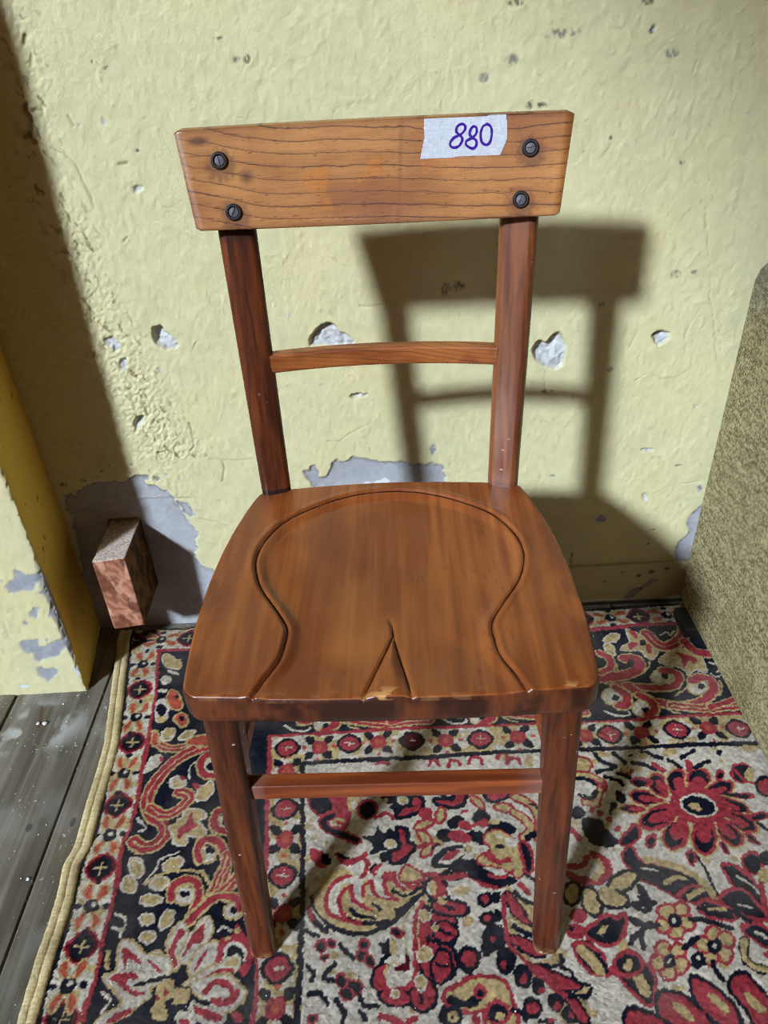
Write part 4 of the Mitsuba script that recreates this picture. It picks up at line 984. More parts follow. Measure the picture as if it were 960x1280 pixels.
  (1,'T7',[261,-521,261,-535,249,-546]),
  (1,'R9',[218,-527,239,-526,247,-516]),
  (0,'T K5',[305,-541,301,-550,287,-560,272,-565,265,-562,269,-553,282,-543,297,-539]),
  (0,'T K5',[247,-573,246,-585,240,-592,233,-589,228,-579,229,-566,235,-559,243,-562]),
  (0,'T K5',[281,-579,273,-583,261,-582,251,-576,250,-568,258,-563,270,-565,280,-571]),
  (0,'T K5',[223,-565,217,-574,210,-576,206,-571,207,-562,213,-553,220,-551,224,-556]),
  (0,'T',[271,-566,266,-572,258,-574,251,-571,249,-565,254,-559,263,-557,270,-560]),
  (1,'K9',[306,-559,308,-574,310,-585]),
  (1,'K8',[289,-582,311,-581,303,-591]),
  (1,'K7',[281,-598,294,-607,311,-610]),
  (1,'K7',[273,-627,288,-616,287,-634]),
  (0,'K R5',[234,-606,252,-597,265,-601,274,-595,267,-613,251,-627,234,-625,222,-616]),
  (0,'T',[250,-608,249,-611,244,-615,238,-617,235,-616,236,-612,241,-609,247,-607]),
  (0,'R',[221,-613,216,-619,207,-621,199,-618,197,-611,202,-605,211,-602,219,-606]),
  (0,'R',[226,-595,222,-600,215,-602,209,-600,208,-594,212,-589,218,-587,224,-590]),
  (0,'K',[208,-609,206,-612,204,-613,201,-611,201,-609,202,-607,205,-606,207,-607]),
  (0,'K R5',[205,-630,217,-629,233,-643,237,-660,217,-659,207,-644]),
  (1,'T13',[211,-634,220,-646,227,-659]),
  (0,'K R5',[276,-653,270,-661,259,-664,251,-660,249,-652,255,-644,266,-641,275,-645]),
  (0,'T',[268,-654,265,-659,260,-661,257,-658,256,-653,260,-648,264,-646,268,-649]),
  (0,'W',[245,-650,243,-653,240,-654,238,-653,237,-650,239,-647,242,-646,245,-647]),
  (0,'T R4',[288,-370,281,-380,270,-383,261,-378,259,-369,265,-359,276,-356,286,-360]),
  (1,'R14 T7',[263,-385,282,-389,298,-403,287,-419,279,-436,264,-432]),
  (0,'R',[303,-408,300,-413,296,-415,294,-413,294,-407,296,-402,301,-400,303,-402]),
  (1,'K7',[258,-392,274,-393,287,-404]),
  (1,'K7',[299,-348,306,-364,325,-374,294,-383]),
  (1,'K7',[329,-350,340,-369]),
  (1,'K7',[371,-349,398,-363]),
  (1,'K7',[427,-365,451,-352]),
  (1,'K7',[351,-368,367,-372,382,-382]),
  (1,'K7',[407,-367,420,-379]),
  (1,'K7',[441,-382,467,-373]),
  (1,'K7',[304,-392,322,-399,325,-406]),
  (1,'K7',[260,-421,273,-426,284,-416]),
  (1,'K7',[325,-387,340,-394]),
  (1,'K7',[485,-360,489,-356]),
  (0,'K',[325,-423,324,-431,320,-437,314,-436,310,-430,311,-422,315,-416,321,-417]),
  (0,'K',[306,-447,300,-454,295,-456,294,-452,297,-443,302,-435,307,-433,309,-438]),
  (0,'K',[253,-458,278,-461,294,-490,309,-492,277,-503,254,-491]),
  (0,'K',[259,-449,254,-456,247,-458,241,-455,240,-448,244,-442,252,-439,258,-442]),
  (0,'T',[250,-466,247,-467,242,-466,238,-463,238,-460,241,-458,246,-460,249,-463]),
  (0,'K R4',[297,-496,324,-475,324,-488,310,-497]),
  (0,'R',[275,-446,272,-450,269,-451,266,-449,266,-446,268,-442,272,-441,274,-442]),
  (0,'R',[286,-451,283,-455,280,-456,277,-455,277,-451,279,-447,283,-446,285,-448]),
  (0,'R',[296,-462,294,-465,290,-467,288,-465,287,-461,290,-458,293,-456,296,-458]),
  (0,'R',[303,-476,301,-480,297,-481,295,-480,295,-476,297,-472,300,-471,303,-473]),
  (0,'T',[378,-359,375,-363,369,-364,365,-362,364,-358,368,-354,373,-352,377,-354]),
  (0,'T',[364,-381,361,-385,355,-386,351,-384,350,-380,353,-376,359,-374,363,-376]),
  (0,'T',[346,-381,343,-385,338,-386,333,-385,332,-380,336,-376,341,-375,345,-377]),
  (0,'T',[415,-356,411,-360,406,-362,401,-360,401,-356,404,-351,410,-350,414,-352]),
  (0,'T',[311,-451,308,-454,303,-456,299,-454,298,-450,301,-446,306,-445,311,-447]),
  (0,'T',[294,-471,291,-474,286,-475,282,-474,281,-470,284,-467,289,-465,293,-467]),
  (0,'K',[356,-357,355,-359,352,-359,350,-358,349,-356,351,-354,354,-353,356,-354]),
  (1,'R10',[435,-373,431,-387]),
  (1,'R9',[382,-373,393,-385]),
  (1,'R8',[233,-473,243,-488]),
  (0,'R',[366,-407,359,-411,349,-411,340,-406,339,-400,345,-395,356,-396,364,-400]),
  (0,'K',[362,-406,357,-409,350,-409,344,-405,343,-401,348,-398,355,-398,361,-401]),
 ],
}
RUG_UNITS = {"diamond":[[-445,-172],[-461,-39],[-430,-285],[-423,-400],[-419,-498],[-413,-602],[-412,-685]],"bow":[[-455,-111],[-437,-233],[-428,-344],[-421,-448],[-416,-551],[-416,-648]],"flower":[[-177,-311],[-171,-420],[-166,-521],[-79,-308],[-162,-639],[20,-309],[129,-311],[333,-314],[438,-312],[535,-315]],"cross":[[-127,-313],[-33,-308],[-167,-468],[-175,-353],[-160,-683],[-161,-573],[74,-311],[187,-311],[293,-314],[382,-313],[488,-311]]}
RUG_SIDE = [[[-688,-442],[-664,-443],[-622,-445],[-580,-445],[-538,-446],[-491,-452],[-487,-451],[-467,-446],[-436,-447],[-387,-450],[-327,-451],[-285,-454],[-204,-468],[-129,-481],[-41,-498]],[[-689,-435],[-655,-439],[-622,-437],[-582,-437],[-534,-440],[-492,-444],[-491,-445],[-470,-442],[-442,-438],[-404,-442],[-361,-447],[-312,-449],[-285,-450],[-204,-461],[-129,-474],[-42,-491]],[[-691,-388],[-671,-391],[-644,-387],[-617,-389],[-580,-393],[-541,-393],[-528,-394],[-470,-402],[-439,-396],[-378,-400],[-339,-405],[-288,-408],[-241,-412],[-195,-416],[-152,-423],[-75,-438]],[[-691,-383],[-677,-383],[-651,-382],[-617,-384],[-584,-387],[-541,-388],[-528,-386],[-465,-396],[-445,-392],[-390,-392],[-340,-398],[-288,-400],[-247,-407],[-189,-412],[-152,-418],[-76,-430]],[[-697,-189],[-671,-187],[-617,-192],[-463,-196],[-426,-200],[-389,-204],[-348,-206],[-287,-211]],[[-697,-183],[-671,-182],[-622,-187],[-476,-188],[-448,-192],[-398,-196],[-348,-198],[-288,-204]],[[-696,-138],[-635,-138],[-574,-140],[-527,-143],[-478,-144],[-439,-148],[-389,-152],[-339,-155]],[[-696,-130],[-628,-131],[-575,-133],[-479,-137],[-440,-141],[-390,-145],[-339,-147]]]
RUG_HEAD = [[[-450,-18],[-408,-20],[-388,-21],[370,-22],[468,-18],[545,-16]],[[-449,-22],[-407,-25],[-387,-25],[368,-29],[465,-28],[543,-24]],[[-437,-74],[-387,-77],[370,-73],[452,-69],[534,-69]],[[-435,-82],[-386,-83],[368,-83],[450,-78],[531,-76]],[[-208,-283],[-105,-282],[3,-280],[298,-286],[357,-286],[432,-283],[506,-282],[553,-282]],[[-207,-289],[-105,-289],[2,-287],[297,-290],[356,-291],[430,-289],[504,-288],[550,-288]],[[-153,-338],[-83,-336],[0,-337],[40,-337],[131,-334],[216,-336],[286,-336],[357,-338],[442,-337],[552,-340]],[[-152,-345],[-83,-344],[0,-345],[40,-345],[130,-342],[215,-343],[284,-344],[354,-345],[439,-346],[551,-348]]]

# ------------------------------------------------------------------ the wall behind the chair
def inside(poly_mm, x, z, warp=0.0, seed=0, scale=0.006):
    """bool map: inside the polygon (mm) whose rim is frayed by noise"""
    p = np.array(poly_mm, float).reshape(-1, 2) / 1000
    g = Polygon(p).buffer(0)
    b = g.bounds
    m = np.zeros(x.shape, bool)
    s = (x > b[0] - .01) & (x < b[2] + .01) & (z > b[1] - .01) & (z < b[3] + .01)
    if s.any():
        xs, zs = x[s], z[s]
        if warp:
            xs, zs = xs + warp * 2 * nz(xs, zs, scale, 3, seed), zs + warp * 2 * nz(xs, zs, scale, 3, seed + 50)
        m[s] = shapely.contains_xy(g, xs, zs)
    return m


def near(line_mm, x, z, reach=0.02):
    p = np.array(line_mm, float).reshape(-1, 2) / 1000
    L = LineString(p)
    d = np.full(x.shape, 9.0)
    b = L.bounds
    s = (x > b[0] - reach) & (x < b[2] + reach) & (z > b[1] - reach) & (z < b[3] + reach)
    if s.any(): d[s] = shapely.distance(L, shapely.points(x[s], z[s]))
    return d


def soften(m, k=1):
    a = m.astype(float)
    for _ in range(k):
        b = np.pad(a, 1, mode='edge')
        a = (b[:-2, 1:-1] + b[2:, 1:-1] + b[1:-1, :-2] + b[1:-1, 2:] + 2 * a) / 6
    return a


def lerp(a, b, t): return a + (np.asarray(b) - a) * t[..., None]


def painted(x, z, seed=0):
    n1, n2 = nz(x, z, 0.10, 3, 3 + seed), nz(x, z, 0.012, 2, 5 + seed)
    col = WALL_PAINT * (1 + 0.10 * n1 + 0.10 * n2)[..., None]
    col = lerp(col, lin(206, 182, 112), np.clip(n1 * 0.5, 0, 0.3))
    h = 0.004 * nz(x, z, 0.14, 3, 1 + seed) + 0.0013 * nz(x, z, 0.020, 3, 2 + seed) + 0.0010 * nz(x, z * 0.6, 0.0065, 2, 4 + seed) + 0.0010 * np.clip(nz(x, z, 0.009, 2, 6 + seed) - 0.16, 0, 1) * 6 * 0.4
    return col, h


def steps(lo, hi, fine, a, b, coarse):
    """coordinates fine inside [a, b], coarse outside"""
    mid = np.linspace(a, b, int(round((b - a) / fine)) + 1)
    l = np.linspace(lo, a, max(2, int((a - lo) / coarse) + 1))[:-1] if a > lo else []
    r = np.linspace(b, hi, max(2, int((hi - b) / coarse) + 1))[1:] if hi > b else []
    return np.concatenate([l, mid, r])


FLOOR = -0.008
HOLE = (-0.486, -0.438, 0.090, 0.238)
xs = steps(-2.6, 2.6, 0.00185, -0.585, 0.62, 0.05); zs = steps(FLOOR - 0.01, 4.5, 0.00185, FLOOR - 0.01, 1.02, 0.05)
x, z = np.meshgrid(xs, zs)
col, h = painted(x, z)
# the band where the old coat shows its coarse sand
R = np.array(WALL['rough'], float).reshape(-1, 2) / 1000; RW = np.array(WALL['roughw']) / 1000
o = np.argsort(R[:, 1]); rc, rw = np.interp(z, R[o, 1], R[o, 0]), np.interp(z, R[o, 1], RW[o])
band = np.exp(-((x - rc + 0.03 * nz(x, z, 0.05, 3, 9)) / (rw * 1.35)) ** 2) * (z > R[:, 1].min() - 0.02)
left = 1 / (1 + np.exp((x - rc) / 0.012)) * (z > 0.28)
grit = nz(x, z, 0.0042, 2, 11)
h += -0.0021 * band * np.clip(0.55 + (0.8 - z) * 1.2, 0.5, 1.2) * np.clip(grit + 0.05, -0.2, 0.5) * 1.6 - 0.0022 * left * grit
h += 0.0022 * left
col = lerp(col, lin(120, 104, 66), np.clip(band * (nz(x + 0.3 * z, z * 0.5, 0.007, 2, 12) > 0.23) * 0.75, 0, 1))
# bare cement under lost paint
for k, poly in enumerate(WALL['cement']):
    m = inside(poly, x, z, 0.006 if k in (0, 1, 4) else 0.0022, 20 + k, 0.010)
    s = soften(m, 1)
    rim = np.clip(soften(m, 12) * (1 - soften(m, 12)) * 4, 0, 1)
    c = lin(164, 165, 167) * (1 + 0.35 * nzm(s, x, z, 0.05, 3, 30 + k) + 0.25 * nzm(s, x, z, 0.006, 2, 33))[..., None]
    c = lerp(c, lin(112, 113, 116), np.clip(rim * 0.9 * (m > 0) * (0.55 + 2.5 * nzm(s, x, z, 0.004, 2, 35)), 0, 1))
    col = lerp(col, c, s) if False else col * (1 - s[..., None]) + c * s[..., None]
    h = h * (1 - 0.5 * s) - (0.0030 if k in (0, 4) else 0.0012) * s + 0.0012 * s * nzm(s, x, z, 0.05, 3, 40 + k)
m4 = inside([-85, 272, -60, 280, -20, 292, 8, 296, 4, 286, -30, 280, -70, 264], x, z, 0.006, 61, 0.01)
col = np.where(m4[..., None], lin(214, 214, 212), col)
# knocked-out chips down to white lime
for k, poly in enumerate(WALL['chip']):
    q = np.array(poly, float).reshape(-1, 2); size = np.ptp(q, axis=0).max()
    m = inside(poly, x, z, 0.0016, 70 + k, 0.005); s = soften(m, 1)
    depth = 0.014 if size > 22 else 0.004 if size > 12 else 0.0015
    c = lin(178, 178, 176) * (1 + 0.8 * nzm(s, x, z, 0.005, 3, 80 + k))[..., None]
    qc = q.mean(0) / 1000; up = np.clip(((z - qc[1]) - (x - qc[0]) * 0.7) / (size / 1000) * 1.6 + 0.35, 0, 1)
    col = col * (1 - s[..., None]) + c * s[..., None]
    h += -depth * s * (0.35 + 0.65 * up) + 0.007 * s * nzm(s, x, z, 0.006, 3, 90 + k)
# marks, scratches and hairline cracks
for cx_, cz_, rx, rz, kind in WALL['scuff']:
    rx, rz = rx * 0.8, rz * 0.85
    dx, dz = (x * 1000 - cx_) / rx, (z * 1000 - cz_) / rz
    s = (dx * dx + dz * dz < 1.8)
    a = np.where(s, np.clip(1.5 - dx * dx - dz * dz, 0, 1) * np.clip(0.5 + 3.2 * nzm(s, x + 0.4 * z, z * 0.5, 0.0028, 2, 101) + 0.25 * (rx < 7), 0, 1), 0)
    col = lerp(col, lin(44, 42, 42) if kind == 1 else lin(116, 114, 106), a * 0.85)
    h -= 0.0008 * a
wx, wz = x + 0.0035 * nz(x, z, 0.012, 3, 110), z + 0.0035 * nz(x, z, 0.012, 3, 111); wn = nz(x, z, 0.02, 2, 113)
for w_, *pts in WALL['crack']:
    d = near(pts, wx, wz)
    a = np.clip(1.25 - d / (w_ * 0.00042 + 0.0002), 0, 1) * np.clip(0.75 + 1.2 * wn, 0.2, 1)
    col = lerp(col, lin(96, 82, 54), a * min(0.9, 0.12 + 0.09 * w_)); h -= 0.0005 * w_ * a
# pocket the timber sits in
pk = soften(((x > HOLE[0] - .004) & (x < HOLE[1] + .004) & (z > HOLE[2]) & (z < HOLE[3] + .003)), 1)
h -= 0.016 * pk
h = np.where((x > -0.58) | (x < -1.2), h, 0.0)
wall_pts = np.stack([x, -h, z], -1)
scene['wall_back'] = mikit.ply(grid_mesh(wall_pts), 'plaster', smooth=True, color=np.clip(col.reshape(-1, 3), 0.01, 0.95))
tag('wall_back', 'yellow painted plaster wall with chips and bare cement behind the chair', kind='structure')

# painted skirting board to the right of the cement patch
xs, zs = steps(-0.25, 2.39, 0.004, -0.25, 0.62, 0.05), np.linspace(FLOOR, 0.090, 48)
x, z = np.meshgrid(xs, zs)
col, h = painted(x, z, 200)
col = col * 0.92
m = inside([440, 4, 452, 2, 500, 50, 492, 58, 470, 38, 448, 20], x, z, 0.005, 301); col = np.where(m[..., None], lin(150, 148, 150), col)
for cx_, cz_, rx, rz in ((462, 62, 5, 4), (484, 70, 6, 5), (430, 72, 3, 2), (400, 52, 4, 2), (512, 76, 5, 4), (470, 30, 4, 3)):
    dx, dz = (x * 1000 - cx_) / rx, (z * 1000 - cz_) / rz; col = lerp(col, lin(60, 50, 36), np.clip(1.4 - dx * dx - dz * dz, 0, 1) * 0.8)
col = lerp(col, lin(58, 50, 42), np.clip((0.004 - z) / 0.004 + 0.4 * nz(x, z, 0.02, 2, 302), 0, 1) * (z < 0.006))
yy = -0.0055 - 0.5 * h - 0.0015 * (z / 0.09)
P = np.stack([x, yy, z], -1)
top = P[-1:].copy(); top[..., 1] = 0.004; top[..., 2] = 0.0885
side = np.concatenate([P, top])
scene['baseboard_back'] = mikit.ply(grid_mesh(side), 'plaster', smooth=True, color=np.clip(np.concatenate([col, col[-1:] * 0.6]).reshape(-1, 3), 0.01, .95))
tag('baseboard_back', 'low yellow painted skirting along the foot of the wall', kind='structure')

# the pier that stands out of the wall on the left: front face and right flank in one surface round its corner
fx = steps(-1.2, -0.5405, 0.002, -0.72, -0.5405, 0.04); fl = np.linspace(0.002, 0.166, 70)
zs = steps(FLOOR - 0.002, 4.5, 0.0022, FLOOR - 0.002, 0.72, 0.05)
s = np.concatenate([fx, -0.5405 + fl]); sx, z = np.meshgrid(s, zs)
front = sx <= -0.5405
x = np.where(front, sx, -0.5405 - 0.150 * np.clip(sx + 0.5405, 0, 1)); y = np.where(front, -0.1635, -0.1635 + (sx + 0.5405))
col, h = painted(sx, z, 400)
col = np.where(front[..., None], col, lerp(col, lin(226, 186, 76), np.full(x.shape, 0.85)))
for k, poly in enumerate(WALL['pier']):
    m = inside(poly, sx, z, 0.004, 410 + k, 0.006) & front; a = soften(m, 1)
    c = lin(150, 152, 155) * (1 + 0.35 * nzm(a, sx + 0.3 * z, z * 0.4, 0.004, 2, 420 + k))[..., None]
    col = col * (1 - a[..., None]) + c * a[..., None]; h -= 0.0012 * a
for k, poly in enumerate(WALL['pierchip']):
    m = inside(poly, sx, z, 0.001, 430 + k, 0.005); a = soften(m, 1); col = col * (1 - a[..., None]) + lin(205, 208, 214) * a[..., None]; h -= 0.001 * a
for k in range(30):
    r = np.random.default_rng(500 + k); cs, cz, rr = r.uniform(-0.52, -0.39), r.uniform(0.02, 0.7), r.choice([.0008, .0012, .0018, .003])
    d = np.hypot((sx - cs) / rr, (z - cz) / (rr * r.uniform(.8, 2.0))); a = np.clip(1.6 - d, 0, 1); col = lerp(col, lin(84, 62, 34), a * 0.75); h -= 0.001 * a
# the knocked corner
dc = np.abs(sx + 0.5405)
rag = 0.006 + 0.026 * np.clip(nz(sx * 0 , z, 0.035, 3, 440) + 0.12, 0, 1)
low = np.clip((0.30 - z) / 0.10, 0, 1) * np.clip((z - 0.06) / 0.04, 0, 1)
bite = np.clip(1 - dc / (0.004 + rag * (0.25 + 0.75 * low)), 0, 1)
h -= 0.0045 * bite ** 1.3 * (0.4 + 0.6 * low) + 0.003 * bite * nz(sx, z, 0.006, 2, 441)
col = lerp(col, lin(150, 150, 150), np.clip(bite * 2 * low, 0, 0.9))
x = x + np.where(front, np.where(dc < 0.03, h * np.clip(1 - dc / 0.03, 0, 1), 0), h); y = y - np.where(front, h, np.where(dc < 0.03, h * np.clip(1 - dc / 0.03, 0, 1), 0))
scene['wall_pier'] = mikit.ply(grid_mesh(np.stack([x, y, z], -1)), 'plaster', smooth=True, color=np.clip(col.reshape(-1, 3), 0.01, .95))
tag('wall_pier', 'yellow pier standing out of the wall at the left, its corner knocked and grey', kind='structure')
scene['wall_pier_flank'] = mikit.ply(box(-1.22, -1.2, -0.1635, 0, FLOOR, 4.5), 'paint')
tag('wall_pier_flank', 'far flank of the yellow pier', kind='structure')

# the rest of the room, out of the frame: a tall window in the left wall lets the daylight in
WX, EX, FY, HT = -2.6, 2.6, -5.6, 4.5
WY0, WY1, WZ0, WZ1 = -5.25, -2.45, 1.4, 4.1
for key, b in (('wall_right', (EX, EX + .02, FY, .02, FLOOR, HT)), ('wall_front', (WX - .02, EX + .02, FY - .02, FY, FLOOR, HT))):
    scene[key] = mikit.ply(box(*b), 'room_paint'); tag(key, 'plain painted wall of the room', kind='structure')
scene['wall_left'] = mikit.ply(trimesh.util.concatenate([box(WX - .2, WX, FY, WY0, FLOOR, HT), box(WX - .2, WX, WY1, .02, FLOOR, HT), box(WX - .2, WX, WY0, WY1, FLOOR, WZ0), box(WX - .2, WX, WY0, WY1, WZ1, HT)]), 'room_paint')
tag('wall_left', 'plain painted wall of the room with its window opening', kind='structure')
scene['window_1'] = mikit.ply(trimesh.util.concatenate([box(WX - .12, WX - .06, WY0, WY0 + .06, WZ0, WZ1), box(WX - .12, WX - .06, WY1 - .06, WY1, WZ0, WZ1), box(WX - .12, WX - .06, WY0, WY1, WZ0, WZ0 + .06), box(WX - .12, WX - .06, WY0, WY1, WZ1 - .06, WZ1)]), 'room_paint')
tag('window_1', 'tall window frame in the left wall', kind='structure')
scene['ceiling'] = mikit.ply(box(WX - .2, EX, FY, .02, HT, HT + .02), 'ceiling_paint'); tag('ceiling', 'dark boarded ceiling', kind='structure')

# floor boards, each a piece of its own
scene['floor'] = mikit.ply(box(-2.6, 2.6, -5.6, 0.02, -0.06, -0.034), 'seam_dirt'); tag('floor', 'grey weathered board floor', kind='structure')
k0 = -13
for k in range(k0, 22):
    xa = -0.666 + 0.155 * k
    g = 0.0022 if k != 1 else 0.0016
    a, b = max(xa + g, -2.6), min(xa + 0.155 - g, 2.6)
    if b - a < 0.02: continue
    r = np.random.default_rng(900 + k); dz = r.uniform(-0.0008, 0.0008)
    sec = rrect((b - a) / 2, 0.0125, 0.002, 2)
    m = loft([np.column_stack([sec[:, 0] + (a + b) / 2, np.full(len(sec), yy_), sec[:, 1] + FLOOR - 0.0125 + dz]) for yy_ in (-5.6, 0.0)])
    add('floor__plank', m, 'plank_wood', smooth=40)

# ------------------------------------------------------------------ the rug: its pattern lies in floor millimetres
PAL = {'K': lin(22, 24, 34), 'R': lin(142, 50, 58), 'T': lin(164, 142, 100), 'W': lin(180, 170, 155), 'D': lin(76, 20, 28), 'O': lin(160, 74, 58)}
side_y = [np.array(a, float) for a in RUG_SIDE]; head_x = [np.array(a, float) for a in RUG_HEAD]
XR, YF, YB = 900.0, -1420.0, -17.0
gx = steps(-0.515, XR / 1000, 0.0017, -0.515, 0.565, 0.0045) * 1000; gy = steps(YF / 1000, YB / 1000, 0.0017, -0.760, YB / 1000, 0.0045) * 1000
X, Y = np.meshgrid(gx, gy)
jx = X + 3.6 * nz(X, Y, 8.0, 2, 1) + 2.2 * nz(X, Y, 2.6, 1, 3); jy = Y + 3.6 * nz(X, Y, 8.0, 2, 2) + 2.2 * nz(X, Y, 2.6, 1, 4)
sideb = sum((jx > np.interp(jy, a[:, 0], a[:, 1])).astype(int) for a in side_y)
headb = sum((jy < np.interp(jx, a[:, 0], a[:, 1])).astype(int) for a in head_x)
code = np.minimum(sideb, headb)
rug = np.empty(X.shape, 'U1')
for i, c in enumerate('TKWRKRTKW'): rug[code == i] = c
guard_in = (code == 6) & (nz(X, Y, 16, 2, 8) > -0.02)
rug[guard_in] = 'T'; rug[(code == 6) & ~guard_in] = 'W'
rug[(code == 2) & (nz(X, Y, 14, 2, 9) > 0.14)] = 'T'
rug[(code == 8) & (nz(X, Y, 22, 2, 10) > 0.30)] = 'T'
order = {}


def fill(geom, c, allowed):
    b = geom.bounds
    i0, i1 = np.searchsorted(gy, b[1] - 6), np.searchsorted(gy, b[3] + 6); j0, j1 = np.searchsorted(gx, b[0] - 6), np.searchsorted(gx, b[2] + 6)
    if i1 <= i0 or j1 <= j0: return
    shapely.prepare(geom)
    m = shapely.contains_xy(geom, jx[i0:i1, j0:j1], jy[i0:i1, j0:j1]) & np.isin(code[i0:i1, j0:j1], allowed)
    rug[i0:i1, j0:j1][m] = c


def motif(kind, spec, pts, allowed, move=(0, 0), mirror=None):
    p = np.array(pts, float).reshape(-1, 2)
    if mirror is not None: p[:, 0] = 2 * mirror - p[:, 0]
    p = p + np.array(move, float)
    spec = spec.split()
    if kind == 0:
        g = Polygon(catmull(p, True, 5)).buffer(0)
        for s in spec[1:]: fill(g.buffer(float(s[1:])), s[0], allowed)
        fill(g, spec[0], allowed)
    else:
        L = LineString(catmull(p, False, 5) if len(p) > 2 else p)
        for s in spec: fill(L.buffer(max(float(s[1:]), 2.4) / 2), s[0], allowed)


def flip(m, line=-752):
    """the motif mirrored beyond the line, so that the pattern runs on towards the room"""
    p = list(m[2]); p[1::2] = [2 * line - v for v in p[1::2]]
    return (m[0], m[1], p)


for m in RUG_MOTIFS['left']: motif(*flip(m), (4,)); motif(*m, (4,))
for m in RUG_MOTIFS['top']:
    motif(*m, (4,))
    for dx in (-265, -520, 265, 520): motif(*m, (4,), (dx, 0))
for m in RUG_MOTIFS['field']: motif(*flip(m), (8,)); motif(*flip(m), (8,), (0, 0), 560.0); motif(*m, (8,), (0, 0), 560.0)
for m in RUG_MOTIFS['field']: motif(*m, (8,))
U = RUG_UNITS


def ngon(c, r, n, a0=0, squash=1.0):
    t = np.arange(n) * 2 * math.pi / n + a0
    return [v for k in range(n) for v in (c[0] + r * math.cos(t[k]), c[1] + squash * r * math.sin(t[k]))]


def diamond(c):
    motif(0, 'D R3', ngon(c, 20, 4), (2,)); motif(0, 'K', ngon(c, 15, 8, 0.4), (2,))
    for a in (0, math.pi / 2): motif(1, 'T3', [c[0] - 9 * math.cos(a), c[1] - 9 * math.sin(a), c[0] + 9 * math.cos(a), c[1] + 9 * math.sin(a)], (2,))


def bow(c, along=True):
    for sx_, sy_ in ((1, 1), (1, -1), (-1, 1), (-1, -1)):
        a, b = (13 * sx_, 25 * sy_) if along else (25 * sx_, 13 * sy_)
        motif(0, 'O T3', [c[0] + a * .35, c[1] + b * .35, c[0] + a * 1.2, c[1] + b * .75, c[0] + a * .8, c[1] + b * 1.2], (2,))
    motif(0, 'K', ngon(c, 10, 6), (2,)); motif(0, 'W', ngon((c[0] + 2, c[1] + 3), 3.5, 6), (2,))
    for s_ in (1, -1):
        q = (c[0] + 19 * s_, c[1]) if along else (c[0], c[1] + 19 * s_); motif(0, 'K', ngon(q, 6, 6, 0, .7), (2,))
        q = (c[0], c[1] + 34 * s_) if along else (c[0] + 34 * s_, c[1]); motif(0, 'K', ngon(q, 4.5, 6), (2,))


def flower(c, odd=False):
    motif(0, 'K', ngon(c, 22, 4, 0, .9), (6,)); motif(0, 'D' if odd else 'R', ngon(c, 16, 4, 0, .9), (6,))
    for k in range(4):
        a = k * math.pi / 2 + math.pi / 4; motif(0, 'D' if odd else 'R', ngon((c[0] + 8 * math.cos(a), c[1] + 8 * math.sin(a)), 6.5, 6), (6,))
        a += math.pi / 4; motif(1, 'W2.5', [c[0], c[1], c[0] + 7 * math.cos(a), c[1] + 7 * math.sin(a)], (6,))


def cross(c):
    for k in range(4):
        a = k * math.pi / 2 + math.pi / 4
        q = [c[0] + 20 * math.cos(a), c[1] + 20 * math.sin(a)]; e = (math.cos(a), math.sin(a)); n_ = (-e[1], e[0])
        motif(0, 'K', [q[0] - 11 * e[0], q[1] - 11 * e[1], q[0] + 7 * n_[0], q[1] + 7 * n_[1], q[0] + 11 * e[0], q[1] + 11 * e[1], q[0] - 7 * n_[0], q[1] - 7 * n_[1]], (6,))
    motif(0, 'R', ngon(c, 13, 8), (6,)); motif(0, 'O', ngon(c, 6, 6), (6,))
    for k in range(4):
        a = k * math.pi / 2; motif(0, 'O', ngon((c[0] + 24 * math.cos(a), c[1] + 24 * math.sin(a)), 3.5, 5), (6,))


ys = sorted(c[1] for c in U['diamond'])
for c in U['diamond'] + [[-405, -790], [-402, -1000], [-400, -1210]]: diamond(c)
for c in U['bow'] + [[-405, -740], [-400, -900], [-400, -1105]]: bow(c)
for k in range(-2, 12):
    diamond((-330 + 105 * k + 52, -50)); bow((-330 + 105 * k, -50), False)
for c in U['flower'] + [[632, -314], [-152, -740], [-150, -850], [-150, -960]]: flower(c, c in ([20, -309],))
for c in U['cross'] + [[588, -312], [-152, -795], [-150, -905]]: cross(c)
pal = np.zeros((*X.shape, 3))
for k, v in PAL.items(): pal[rug == k] = v
yarn = 1 + 0.9 * nz(X, Y, 3.4, 2, 21) + 0.35 * nz(X, Y, 40, 2, 22)
pal = pal * yarn[..., None]
pal = lerp(pal, lin(120, 112, 104), np.clip(0.08 + 0.5 * nz(X, Y, 60, 3, 24), 0, 0.25))
edge_x = np.interp(Y, side_y[0][:, 0], side_y[0][:, 1])
dist = np.minimum(np.minimum(X - edge_x + 6, YB - Y), np.minimum(XR - X, Y - YF))
keep_x = np.maximum(X, edge_x - 6.0)
Z = 0.0016 * nz(X, Y, 5.0, 2, 25) + 0.0022 * nz(X, Y, 90, 2, 26) - 0.0007 * (rug == 'K') - 0.006 * np.clip(1 - dist / 5.0, 0, 1) ** 2
scene['rug__pile'] = mikit.ply(grid_mesh(np.stack([keep_x / 1000, Y / 1000, Z], -1)), 'rug_pile', smooth=True, color=np.clip(pal.reshape(-1, 3), 0.004, .9))
tag('rug__pile', 'black, red, tan and cream woven pile of scrolls and flowers')
tag('rug', 'patterned floral rug in black, red and cream under the wooden chair', 'rug')
